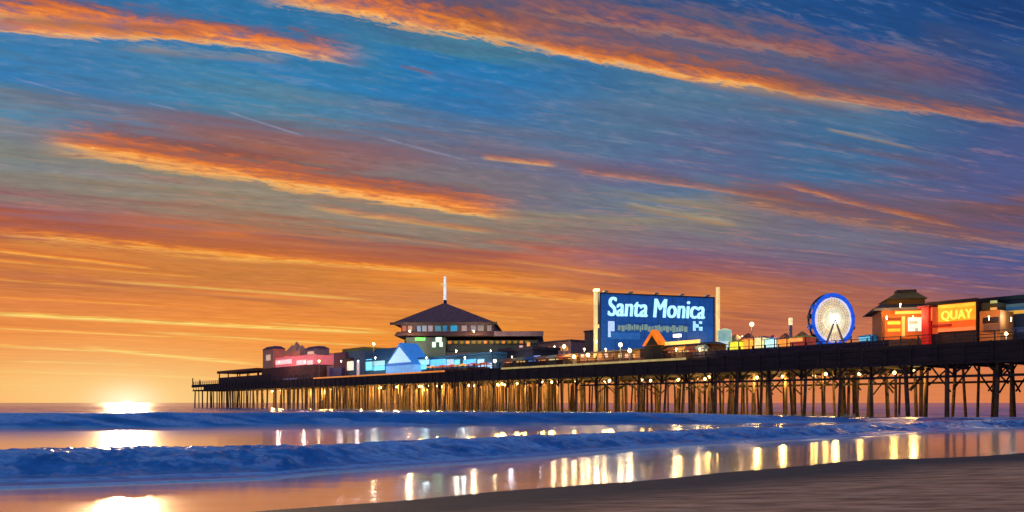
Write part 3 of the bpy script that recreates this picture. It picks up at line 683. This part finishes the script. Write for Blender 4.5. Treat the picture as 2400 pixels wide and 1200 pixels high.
# 9 billboard
S = Site('billboard', 'huge blue illuminated billboard with pale white lettering between two cream posts', 'billboard', 1540, 15, rot=math.radians(16))
BLUE = mat('billboard_blue', (14,66,125), .5, emit=(2,66,138), es=.85, scale=.3)
xl, xr = S.X(1408), S.X(1672); zt = S.Z(690, 1408); zb = S.Z(822, 1408); ztr = S.Z(703, 1672)
zt = (zt+ztr)/2+.2
pn = S.part('panel', MB().box(xl, xr, 0, .8, zb, zt), BLUE)
for i in range(1, 8): S.part('panel_seam', MB().box(xl+(xr-xl)*i/8-.03, xl+(xr-xl)*i/8+.03, -.015, -.002, zb, zt), mat('seam_navy', (8,36,80), .6), pn)
for i in range(1, 4): S.part('panel_seam', MB().box(xl, xr, -.018, -.003, zb+(zt-zb)*i/4-.025, zb+(zt-zb)*i/4+.025), mat('seam_navy', (8,36,80), .6), pn)
S.part('panel_frame', MB().box(xl-.25, xl, -.12, .9, zb, zt+.25).box(xr, xr+.25, -.12, .9, zb, zt+.25).box(xl, xr, -.12, .9, zt+.003, zt+.25), mat('navy_frame', (20,50,90), .6), pn)
SW = glow('white_blue_letters', (165,228,255), 1.35)
text(S, 'Santa Monica', 0, 1424, 1652, 700, 744, SW, -.02, parent=pn, shear=.12, bold=.035)
xq = S.X(1446)
rq = random.Random(5); mb = MB(); q_ = 1448
while q_ < 1612:
    wd_ = rq.uniform(3, 8); t0_ = rq.choice([761, 763, 765]); b0_ = rq.choice([774, 776, 778])
    mb.box(S.X(q_), S.X(q_+wd_), -.06, -.003, S.Z(b0_,1530), S.Z(t0_,1530)); q_ += wd_+rq.uniform(.8, 2.2)
S.part('faded_lettering', mb, glow('faded_teal_strip', (112,138,130), .9), pn)
S.part('lower_panel', MB().box(S.X(1430), S.X(1500), -.05, -.004, S.Z(795,1470), S.Z(780,1470)), glow('mid_blue_strip', (30,88,155), .9), pn)
S.part('emblem', MB().box(S.X(1425), S.X(1431), -.08, -.003, S.Z(790,1428), S.Z(753,1428)).box(S.X(1431)+.01, S.X(1440), -.08, -.003, S.Z(776,1435), S.Z(753,1435)), glow('pale_lilac', (165,195,235), 1), pn)
S.part('emblem', MB().box(S.X(1624), S.X(1630), -.08, -.003, S.Z(775,1627), S.Z(753,1627)).box(S.X(1631), S.X(1637), -.08, -.003, S.Z(768,1634), S.Z(760,1634)).box(S.X(1638), S.X(1646), -.08, -.003, S.Z(775,1640), S.Z(766,1640)).box(S.X(1638), S.X(1645), -.08, -.003, S.Z(759,1640), S.Z(753,1640)), glow('pale_cyan', (150,215,240), 1), pn)
for a, b_, t_, px in ((1393,1402,682,1398),(1681,1688,673,1685)):
    hw = (S.X(b_)-S.X(a))/2*.62; xc = (S.X(a)+S.X(b_))/2
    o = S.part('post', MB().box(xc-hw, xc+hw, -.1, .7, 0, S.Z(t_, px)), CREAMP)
    if px < 1500: S.part('post_cap', MB().box(xc-hw*1.2, xc+hw*2.4, -.2, .8, S.Z(t_,px)+.003, S.Z(t_-5, px)), BULB, o)
    if px < 1500: S.part('bracket', MB().box(xc+hw, xl-.26, .1, .5, S.Z(768,px), S.Z(760,px)), CREAMP, o)
for xx in (xl+3, (xl+xr)/2, xr-3): S.part('support_leg', MB().box(xx-.25, xx+.25, .9, 1.5, 0, zt-1), STEEL)
for a in (1412, 1470, 1530, 1590, 1650):
    S.part('top_lamp', MB().box(S.X(a), S.X(a)+.8, -.9, -.1, zt+.26, zt+.5), mat('lamp_housing', (130,140,140), .5))
# 10 midway hall with orange peak
S = Site('midway_hall', 'brown midway hall with an orange peaked entrance and golden lit eaves before the billboard', 'hall', 1540, 2.5)
BRN = mat('lit_brown_wall', (110,66,34), .8, emit=(100,60,25), es=.55)
x0, x1, xm0, xm1 = S.X(1345), S.X(1668), S.X(1500), S.X(1560)
S.part('wall', MB().box(xm1, x1, 0, 8, 0, S.Z(810, 1610)), BRN)
S.part('wall', MB().box(x0, xm0, 0, 8, 0, S.Z(826, 1430)), mat('lit_tan_wall', (130,90,50), .8, emit=(125,85,45), es=.5))
S.part('roof', MB().frustum(xm1-.3, x1+.4, -.9, 8.5, S.Z(810,1610)+.003, xm1+1, x1-1, 2, 6, S.Z(802, 1610)), mat('dusk_roof', (80,66,66), .8))
S.part('roof', MB().frustum(x0-.3, xm0, -.9, 8.5, S.Z(826,1430)+.003, x0+2, xm0, 2, 6, S.Z(818, 1430)), mat('olive_brown_roof', (100,82,52), .8, emit=(90,72,40), es=.4))
S.part('eave_light', MB().box(S.X(1550), S.X(1650), -1.05, -.92, S.Z(808,1600), S.Z(800,1600)), glow('eave_gold', (250,205,100), 1.1))
pk = S.part('peak', MB().gable(S.X(1505,-2), S.X(1552,-2), -2.0, -.5, S.Z(812,1528), S.Z(776,1528)), glow('glowing_orange_gable', (235,115,10), 1.0))  # peak given its own emission so that it looks lit
S.part('peak_infill', MB().gable(S.X(1514,-2), S.X(1543,-2), -2.12, -2.003, S.Z(812,1528), S.Z(790,1528)), mat('tan_infill', (70,60,26), .7), pk)
S.part('entrance', MB().box(S.X(1510,-2), S.X(1548,-2), -1.9, -.1, 0, S.Z(812,1528)-.003), mat('dark_olive_front', (56,52,28), .8), pk)
rc = random.Random(3)
for i, a in enumerate([1348,1362,1376,1392,1404,1418,1434,1450,1466,1482,1562,1573,1585,1598,1612,1624,1637,1650]):
    c_ = rc.choice([(220,150,90),(250,190,110),(200,120,60),(160,110,60),(225,180,160),(245,225,150)])
    S.part('window', MB().box(S.X(a), S.X(a+7), -.1, -.003, S.Z(838 if a<1500 else 832,a), S.Z(829 if a<1500 else 822,a)), glow(f'hall_window_{c_[0]}_{c_[1]}', c_, .8))
S.part('plinth', MB().box(x0, x1, -.25, -.11, 0, .5), mat('deep_maroon', (70,20,14), .8))
# floodlight in front of the sign
S = Site('floodlight', 'bright white floodlight on a short pole before the lower right of the billboard', 'floodlight', 1585, 9)
S.part('pole', MB().tube((0,.6,0), (0,.6,S.Z(790)), .1), STEEL)
S.part('lamp_head', MB().box(-.7, .7, 0, .5, S.Z(790), S.Z(783)), BULBW)
# 11 stalls and booths to the right of the billboard
def booth(name, label, px0, px1, top, col, roofc, w, es=.8, depth=3.0, sign=None, cat='booth', group=None):
    pc = (px0+px1)/2
    S = Site(name, label, cat, pc, w, group=group)
    a, b_ = S.X(px0), S.X(px1); z = S.Z(top, pc)
    zc = .75
    S.part('counter', MB().box(a, b_, 0, depth, 0, zc), mat('booth_base_%d_%d' % (roofc[0], roofc[1]), tuple(int(v*.6) for v in roofc), .8))
    S.part('lit_front', MB().box(a+.1, b_-.1, .15, depth-.1, zc+.003, z-.3), glow('booth_%d_%d_%d' % col, col, es*1.4))
    for xx in (a, b_-.1): S.part('post', MB().box(xx, xx+.1, -.05, .1, zc+.003, z-.3), DARKB)
    S.part('roof', MB().frustum(a-.25, b_+.25, -.4, depth+.3, z-.297, a+(b_-a)*.25, b_-(b_-a)*.25, depth*.3, depth*.6, z), mat('booth_roof_%d_%d_%d' % roofc, roofc, .7, emit=roofc, es=.5))
    if sign: S.part('sign_board', MB().box(a+.2, b_-.2, -.55, -.42, z-.9, z-.4), glow('sign_%d_%d' % sign[:2], sign, 1.0))
    return S
G = 'lit booths along the pier beside the billboard'
S = Site('water_tank', 'pale teal round tank-like booth under the right billboard post', 'tank', 1690, 6)
r = (S.X(1706)-S.X(1673))/2*.8
S.part('drum', MB().tube((0,1,S.Z(800)), (0,1,S.Z(774)), r, r, 16), glow('glowing_teal', (135,180,180), .65))  # drum, base and lid glow by emission in place of light on them
S.part('base', MB().tube((0,1,0), (0,1,S.Z(800)-.003), r*1.15, r*1.15, 16), glow('ice_blue', (195,220,228), .75))
S.part('lid', MB().tube((0,1,S.Z(774)+.003), (0,1,S.Z(769)), r*1.05, r*.3, 16), glow('pale_straw', (215,210,160), .7))
booth('booth', 'small lilac and red booth just left of the teal tank', 1648, 1672, 806, (170,120,120), (130,90,100), 3, .6, group=G)
booth('booth', 'lime yellow lit booth right of the teal tank', 1708, 1732, 797, (225,215,55), (190,190,80), 4, .95, group=G)
booth('booth', 'amber lit booth between the lime booth and the cream one', 1733, 1756, 792, (245,160,60), (200,130,60), 5, .9, group=G)
booth('booth', 'tall cream lit booth with a plum roof', 1766, 1786, 787, (245,215,145), (90,50,80), 4, .95, group=G)
booth('booth', 'white and turquoise lit booth in the middle of the row', 1790, 1816, 791, (185,230,225), (190,240,240), 4, .95, group=G)
booth('booth', 'orange lit booth left of the slim beacon mast', 1820, 1845, 790, (245,150,60), (160,70,60), 4, .9, group=G)
booth('booth', 'red booth with yellow roof light next to the ferris wheel', 1852, 1888, 786, (150,60,45), (250,190,40), 4, .6, sign=(255,170,90), group=G)
booth('booth', 'aqua lit booth between the ferris wheel and the orange hut', 2014, 2046, 783, (15,90,135), (115,185,215), 3, .7, sign=(110,190,220), group=G)
booth('booth', 'tiny green and aqua booth tucked against the left side of the hut', 2050, 2064, 786, (60,120,110), (150,200,235), 4, .7, group=G)
S = Site('beacon_mast', 'slim grey beacon mast with a cream lit top left of the ferris wheel', 'mast', 1853, 8)
S.part('pole', MB().tube((0,0,0), (0,0,S.Z(762)), .28, .24), mat('grey_lilac_paint', (130,128,140), .6, emit=(120,118,130), es=.4))
S.part('lamp', MB().tube((0,0,S.Z(762)+.003), (0,0,S.Z(745)), .3, .3), glow('beacon_cream', (250,225,165), 1.1))
# low dark shed behind the booths
S = Site('rear_shed', 'long low plum shed roof behind the row of lit booths', 'shed', 1790, 12)
S.part('wall', MB().box(S.X(1700), S.X(1890), 0, 5, 0, S.Z(800, 1790)), mat('plum_shed', (100,62,60), .8, emit=(90,50,48), es=.3))
S.part('roof', MB().frustum(S.X(1698), S.X(1892), -.3, 5.3, S.Z(800,1790)+.003, S.X(1700), S.X(1890), 2, 3, S.Z(791, 1790)), mat('mauve_shed_roof', (105,75,82), .8))

# 12 ferris wheel
S = Site('ferris_wheel', 'blue rimmed ferris wheel glowing cream white at its hub', 'ferris wheel', 1950, 14, rot=math.radians(10))
cz = S.Z(750); R = 60*S.k; 
def pt(a, r, y): return (math.cos(a)*r*.88, y, cz+math.sin(a)*r)
RB = glow('rim_blue', (25,90,215), .8); RD = mat('rim_navy', (8,40,90), .5, emit=(5,40,90), es=.5); SPK = glow('spoke_cream', (220,205,170), .85)
NS = 40
for y, m_, rad in ((-.35, RB, .17), (.75, RD, .17)):
    mb = MB()
    for i in range(NS):
        mb.tube(pt(2*math.pi*i/NS, R, y), pt(2*math.pi*(i+1)/NS, R, y), rad, rad, 6)
        if y < 0: mb.tube(pt(2*math.pi*i/NS, R*.93, y), pt(2*math.pi*(i+1)/NS, R*.93, y), .12, .12, 6)
        if y < 0: mb.tube(pt(2*math.pi*i/NS, R, y), pt(2*math.pi*(i+.5)/NS, R*.93, y), .07, .07, 5)
    S.part('rim', mb, m_)
mb = MB()
for i in range(NS):
    mb.tube(pt(2*math.pi*i/NS, R*.84, -.3), pt(2*math.pi*(i+1)/NS, R*.84, -.3), .13, .13, 6)
S.part('lit_ring', mb, glow('lilac_white', (215,215,245), .95))
for r_ in (.75, .66, .56, .46, .30):
    mb = MB()
    for i in range(NS): mb.tube(pt(2*math.pi*i/NS, R*r_, -.3), pt(2*math.pi*(i+1)/NS, R*r_, -.3), .09, .09, 5)
    S.part('lit_ring', mb, SPK)
for i in range(36):
    a = 2*math.pi*i/36
    S.part('spoke', MB().tube(pt(a, .35, -.3), pt(a, R*.86, -.3), .10, .13, 5), SPK)
for i in range(16):
    a = 2*math.pi*(i+.5)/16; c_ = pt(a, R*1.03, .2)
    S.part('gondola', MB().frustum(c_[0]-.28, c_[0]+.28, -.1, .55, c_[2]-.62, c_[0]-.34, c_[0]+.34, -.15, .6, c_[2]-.1).tube((c_[0],.2,c_[2]-.1),(c_[0],.2,c_[2]+.12),.4,.08,8), mat('gondola_dark', (14,20,30), .5) if i % 2 else mat('gondola_blue', (30,90,180), .5, emit=(20,80,170), es=.4))
S.part('hub', MB().tube((0,-.9,cz), (0,1.3,cz), .72, .72, 16), BULBW)
S.part('lit_disc', MB().tube((0,-.6,cz), (0,-.45,cz), 1.7, 1.7, 24), glow('hub_cream', (235,228,190), .9))
for sx in (-1, 1):
    for y in (-.8, 1.2): S.part('leg', MB().tube((0,y,cz), (sx*R*.55,y,0), .14, .2, 6), mat('leg_cream', (190,170,140), .6, emit=(190,165,120), es=.4))
S.part('base', MB().box(-R*.7, R*.7, -1.2, 1.6, 0, .5), RAILM)

# 13 hut with cupola
S = Site('hut', 'orange lit hut with a dark wide-eaved roof and a brown cupola', 'hut', 2110, 3.0, rot=math.radians(-14))
ORW = mat('orange_wall', (200,105,40), .7, emit=(215,105,25), es=.7)
a, b_ = S.X(2066), S.X(2162)
S.part('floor_base', MB().box(a-.3, b_+.3, -.3, 6, 0, S.Z(796)), DARKB)
S.part('wall', MB().box(a, b_, 0, 6, S.Z(796)+.003, S.Z(727)), ORW)
S.part('shutter', MB().box(S.X(2071), S.X(2112), -.08, -.003, S.Z(750), S.Z(744)), mat('burnt_orange', (140,60,10), .7))
for t_, bt, c_ in ((753,760,(255,185,50)),(762,768,(220,80,10)),(770,777,(250,160,40))):
    S.part('lit_panel', MB().box(S.X(2080), S.X(2110), -.08, -.003, S.Z(bt), S.Z(t_)), glow('hut_panel_%d' % c_[1], c_, 1.0))
S.part('top_light', MB().box(S.X(2096), S.X(2158), -.5, -.4, S.Z(737), S.Z(730)), glow('hut_top_light', (250,175,75), 1.0))
S.part('pillar', MB().box(S.X(2113), S.X(2120), -.25, -.02, S.Z(790), S.Z(742)), glow('pale_orange_pillar', (250,170,85), .9))
S.part('pillar', MB().box(S.X(2068), S.X(2073), -.25, -.02, S.Z(790), S.Z(742)), mat('brown_pillar', (145,75,15), .7))
wd = S.part('window', MB().box(S.X(2128), S.X(2159), -.12, -.003, S.Z(777), S.Z(745)), glow('white_window', (220,215,210), .95))
S.part('window_item', MB().box(S.X(2130), S.X(2150), -.2, -.123, S.Z(760), S.Z(753)), glow('sage', (165,172,150), .7), wd)
S.part('window_item', MB().box(S.X(2144), S.X(2151), -.2, -.123, S.Z(777), S.Z(770)), glow('sage_green', (140,160,135), .7), wd)
S.part('lower_roof', MB().frustum(S.X(2046), S.X(2180), -1.6, 7.6, S.Z(727)+.003, S.X(2064), S.X(2172), .5, 5.5, S.Z(712)), mat('dusty_roof', (62,48,42), .85, var=.25, emit=(60,44,38), es=.3))
S.part('eave_trim', MB().box(S.X(2040), S.X(2184), -1.75, -1.603, S.Z(730), S.Z(724)), ROOFD)
S.part('cupola_wall', MB().box(S.X(2082), S.X(2172), .8, 5.2, S.Z(712)+.003, S.Z(700)), mat('bronze_wall', (110,76,30), .8, emit=(115,75,22), es=.5))
S.part('cupola_roof', MB().frustum(S.X(2078), S.X(2176), .2, 5.8, S.Z(700)+.003, S.X(2112), S.X(2158), 2.2, 3.8, S.Z(680)), mat('ochre_roof', (130,92,30), .8, var=.35, emit=(125,88,22), es=.45))
S.part('ridge_cap', MB().box(S.X(2112), S.X(2158), 2.1, 3.9, S.Z(680)+.003, S.Z(674)), ROOFD)
# 14 red pillar, orange shop
S = Site('red_pillar', 'tall deep red square pillar between the hut and the orange shop', 'pillar', 2168, 2.2)
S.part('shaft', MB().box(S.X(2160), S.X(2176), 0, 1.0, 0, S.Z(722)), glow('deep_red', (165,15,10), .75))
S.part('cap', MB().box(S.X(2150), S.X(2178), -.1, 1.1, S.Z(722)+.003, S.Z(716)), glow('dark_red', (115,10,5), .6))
S = Site('shop', 'glowing orange shop with yellow lettering right of the red pillar', 'shop', 2235, 3.0)
a, b_ = S.X(2178), S.X(2288)
S.part('wall', MB().box(a, b_, 0, 5, 0, S.Z(712, 2235)), mat('shop_base', (70,40,30), .8))
bd = S.part('sign_board', MB().box(S.X(2200), S.X(2287), -.14, -.003, S.Z(752,2240), S.Z(712,2240)), glow('sign_orange', (245,150,30), 1.0))
S.part('sign_edge', MB().box(S.X(2200), S.X(2287), -.2, -.143, S.Z(720,2240), S.Z(713,2240)), glow('sign_gold', (255,185,55), 1.0), bd)
S.part('red_front', MB().box(S.X(2200), S.X(2287), -.14, -.003, S.Z(768,2240), S.Z(752,2240)-.003), glow('red_orange_front', (225,85,20), .95))
S.part('counter_light', MB().box(S.X(2200), S.X(2287), -.2, -.003, S.Z(776,2240), S.Z(768,2240)-.003), glow('coral_light', (240,115,60), 1.0))
S.part('red_stripe', MB().box(S.X(2178), S.X(2232), -.24, -.144, S.Z(767,2210), S.Z(760,2210)), glow('dark_red_stripe', (150,25,5), .8))
S.part('side_panel', MB().box(S.X(2178), S.X(2185), -.14, -.003, S.Z(752,2180), S.Z(720,2180)), glow('peach_panel', (230,130,70), .9))
S.part('side_panel', MB().box(S.X(2186), S.X(2199), -.14, -.003, S.Z(784,2190), S.Z(720,2190)), glow('vermilion_panel', (200,75,25), .85))
S.part('roof', MB().box(a-.2, b_+.2, -.5, 5.3, S.Z(712,2235)+.003, S.Z(704,2235)), mat('black_red_roof', (40,8,8), .7))
text(S, 'QUAY', 0, 2208, 2280, 727, 752, glow('yellow_letters', (255,222,85), 1.2), -.16, parent=bd, bold=.02)
# 15 brown stall
S = Site('stall', 'brown timber stall with dark window and small lamp right of the orange shop', 'stall', 2318, 3.0)
a, b_ = S.X(2296), S.X(2344)
S.part('wall', MB().box(a, b_, 0, 4, 0, S.Z(728, 2318)), mat('tan_brown', (190,115,50), .7, emit=(190,110,40), es=.55))
S.part('window', MB().box(S.X(2304), S.X(2341), -.1, -.003, S.Z(758,2318), S.Z(744,2318)), mat('dark_glass', (45,30,28), .3))
S.part('counter', MB().box(S.X(2308), S.X(2344), -.3, -.003, S.Z(776,2318), S.Z(760,2318)), mat('brown_counter', (120,80,60), .7, emit=(110,72,50), es=.4))
S.part('roof_box', MB().box(S.X(2298), S.X(2334), .3, 3, S.Z(728,2318)+.003, S.Z(708,2318)), mat('olive_box', (70,62,38), .8))
S.part('roof_lamp', MB().box(S.X(2320), S.X(2335), .1, .297, S.Z(711,2318), S.Z(705,2318)), glow('pale_green_lamp', (160,165,95), .9))
S.part('roof_lamp', MB().box(S.X(2320), S.X(2335), .1, .297, S.Z(727,2318), S.Z(721,2318)), glow('tan_lamp', (205,150,75), .9))
# 16 long dark building behind
S = Site('long_building', 'long flat-roofed dark teal building with a yellow strip at the right edge', 'building', 2340, 8)
x0 = S.X(2184); x1 = x0+34
S.part('wall', MB().box(x0, x1, 0, 7, 0, S.Z(706, 2340)), mat('navy_wall', (30,42,62), .75, emit=(20,34,55), es=.4))
S.part('roof', MB().box(x0-.3, x1, -.6, 7.4, S.Z(706,2340)+.003, S.Z(697,2340)), mat('dark_teal_roof', (14,40,48), .7, emit=(8,36,46), es=.35))
S.part('teal_band', MB().box(S.X(2340), x1-.1, -.1, -.003, S.Z(719,2380), S.Z(712,2380)), glow('teal_band', (76,102,105), .6))
S.part('blue_band', MB().box(S.X(2340), x1-.1, -.1, -.003, S.Z(727,2380), S.Z(719,2380)-.003), glow('blue_band', (35,75,108), .8))
S.part('light_strip', MB().box(S.X(2350), x1-.1, -.2, -.003, S.Z(736,2380), S.Z(728,2380)), glow('yellow_strip', (215,155,50), 1.0))
S.part('lower_band', MB().box(S.X(2346), x1-.1, -.1, -.003, S.Z(781,2380), S.Z(768,2380)), glow('dusk_blue_band', (42,56,88), .6))

# 17 lamp posts along the rail
lamps = [(748,846,'first lamp post on the pier right of the pink fun house'),(876,806,'slim lamp post above the left roof of the turquoise arcade'),
 (1160,846,'lamp post at the right end of the turquoise arcade'),(1322,812,'cream globe lamp post between the restaurant annex and the billboard'),(1345,836,'short lamp post just left of the billboard post'),
 (1378,832,'low lamp post under the grey stair tower'),(1454,808,'yellow globe lamp post before the lower left of the billboard'),(1476,822,'low lamp post right of the yellow globe lamp'),
 (1762,760,'tall lamp post rising above the cream booth'),(2358,782,'pale lamp post on the railing at the right edge')]
proto = None
for px, py, lab in lamps:
    w = .9 if px != 1762 else 6
    sp = s_at(px, w); x = AX+w*NX+sp*TX; y = AY+w*NY+sp*TY
    h = CAMH+(HY-py)/F*y-DZ
    r = empty('lamp_post', (x, y, DZ)); tag(r, lab, 'lamp post', 'lamp posts along the pier railing')
    MB().tube((0,0,0), (0,0,max(h-.2,.4)), .09, .07).build('pole', STEEL, r)
    MB().ball((0,0,h), .34 if y > 120 else .2).build('globe', BULB, r, True)
    l = bpy.data.lights.new('lamp_light', 'POINT'); l.energy = 260 if y > 120 else 120; l.color = (1, .75, .42); l.shadow_soft_size = .35
    lo = bpy.data.objects.new('lamp_light', l); COL.objects.link(lo); lo.parent = r; lo.location = (0, -.5, h-.1)

# more stalls crowding the midway, each its own small shape
rs = random.Random(11)
crowd = [
 (1186,852,11,(215,120,60),'rust orange','awning stall at the foot of the dark annex'),
 (1214,850,12,(240,190,110),'pale gold','awning stall under the annex window'),
 (1240,848,10,(90,120,170),'dusky blue','awning stall in front of the annex step'),
 (1268,842,14,(225,140,70),'orange','awning stall before the mauve building'),
 (1292,838,12,(235,215,160),'cream','awning stall left of the globe lamp'),
 (1312,834,12,(190,90,40),'brick','awning stall under the globe lamp'),
 (1334,832,11,(240,170,80),'amber','awning stall left of the billboard post'),
 (1570,824,12,(210,120,45),'copper','awning stall right of the orange peak'),
 (1594,822,12,(250,190,90),'gold','awning stall below the eave light'),
 (1618,820,12,(170,75,35),'russet','awning stall below the right end of the eave light'),
 (1640,818,12,(200,215,170),'pale green','awning stall near the lilac booth'),
]
for px, top, hw, c_, nm, where in crowd:
    S = Site('awning_stall', nm+' '+where, 'stall', px, .9, group='awning stalls crowding the middle of the pier')
    a, b_ = S.X(px-hw*.9), S.X(px+hw*.9); z = max(S.Z(top, px), 1.9)
    S.part('counter', MB().box(a, b_, 0, .9, 0, .95), mat('stall_base_%d' % c_[0], tuple(int(v*.5) for v in c_), .8))
    S.part('lit_back', MB().box(a+.1, b_-.1, .7, .85, .953, z-.6), glow('stall_back_%d_%d' % c_[:2], c_, .9))
    for xx in (a, b_-.1): S.part('post', MB().box(xx, xx+.1, -.02, .08, .953, z-.6), DARKB)
    S.part('awning', MB().frustum(a-.25, b_+.25, -.5, 1.1, z-.597, a+.2, b_-.2, .4, 1.0, z), mat('stall_awning_%d_%d' % c_[:2], tuple(int(v*.8) for v in c_), .7, emit=c_, es=.35))
rear = [(1716,783,8,(250,170,80),'amber','small pitched kiosk behind the lime booth'),(1745,780,8,(190,90,70),'red','small pitched kiosk behind the amber booth'),
 (1804,784,8,(180,90,110),'rose','small pitched kiosk behind the white booth'),(1832,780,8,(235,120,60),'orange','small pitched kiosk left of the beacon mast'),(1872,776,9,(240,150,60),'golden','small pitched kiosk behind the red booth')]
for px, top, hw, c_, nm, where in rear:
    S = Site('kiosk', nm+' '+where, 'kiosk', px, 8.5, group='pitched kiosks behind the lit booths')
    a, b_ = S.X(px-hw), S.X(px+hw); z = S.Z(top, px)
    S.part('wall', MB().box(a, b_, 0, 2, 0, z-1.0), mat('kiosk_wall_%d_%d' % c_[:2], tuple(int(v*.7) for v in c_), .8, emit=c_, es=.3))
    S.part('window', MB().box(a+.3, b_-.3, -.08, -.003, z-2.2, z-1.3), glow('kiosk_pane_%d' % c_[0], tuple(min(255, v+40) for v in c_), 1.0))
    S.part('roof', MB().frustum(a-.2, b_+.2, -.3, 2.3, z-.997, (a+b_)/2-.1, (a+b_)/2+.1, .9, 1.1, z), mat('kiosk_roof_%d_%d' % c_[:2], tuple(int(v*.8) for v in c_), .7))

# made-up fill lamps, added in front of the walls to brighten them
def wash(name, pxs, py, y, e, col, idx=0):
    S = SITES[name][idx]
    for px in pxs:
        x = S.X(px, y); z = max(S.Z(py, px, y), .6)
        S.part('added_fill_lamp', MB().ball((x, y, z), .14 if S.oy > 130 else .07).tube((x, y, z-.05), (x, y, z-.4), .04), BULB)
        l = bpy.data.lights.new('lamp_light', 'POINT'); l.energy = e; l.color = col; l.shadow_soft_size = .3
        lo = bpy.data.objects.new('lamp_light', l); COL.objects.link(lo); lo.parent = S.root; lo.location = (x, y-.35, z+.1)
WM = (1, .66, .36); CL = (.6, .85, 1)
wash('restaurant', (975, 1070, 1150, 1225), 822, -5.5, 900, (.95, .8, .6))
wash('restaurant', (960, 1110), 776, -5.0, 1500, WM)
wash('arcade', (880, 1000, 1090), 838, -4.0, 500, CL)
wash('fun_house', (655, 715), 848, -4.5, 900, (1, .6, .5))
wash('kiosk_block', (800, 840), 846, -4.0, 350, (.9, .8, .8))
wash('annex', (1200, 1270), 836, -3.5, 260, (.8, .8, 1))
wash('low_building', (1300,), 812, -4, 350, WM)
wash('midway_hall', (1370, 1420, 1475, 1585, 1640), 818, -2.6, 230, WM)
wash('billboard', (1397, 1684), 800, -4.0, 600, (1, .8, .45))
wash('rear_shed', (1740, 1840), 788, -1.5, 160, WM)
wash('hut', (2078, 2140), 742, -2.4, 330, (1, .6, .25))
wash('hut', (2110,), 712, -3.4, 300, (1, .7, .3))
wash('stall', (2318,), 742, -2.4, 240, (1, .62, .3), idx=-1)
wash('long_building', (2370,), 745, -4, 150, (.6, .75, 1))
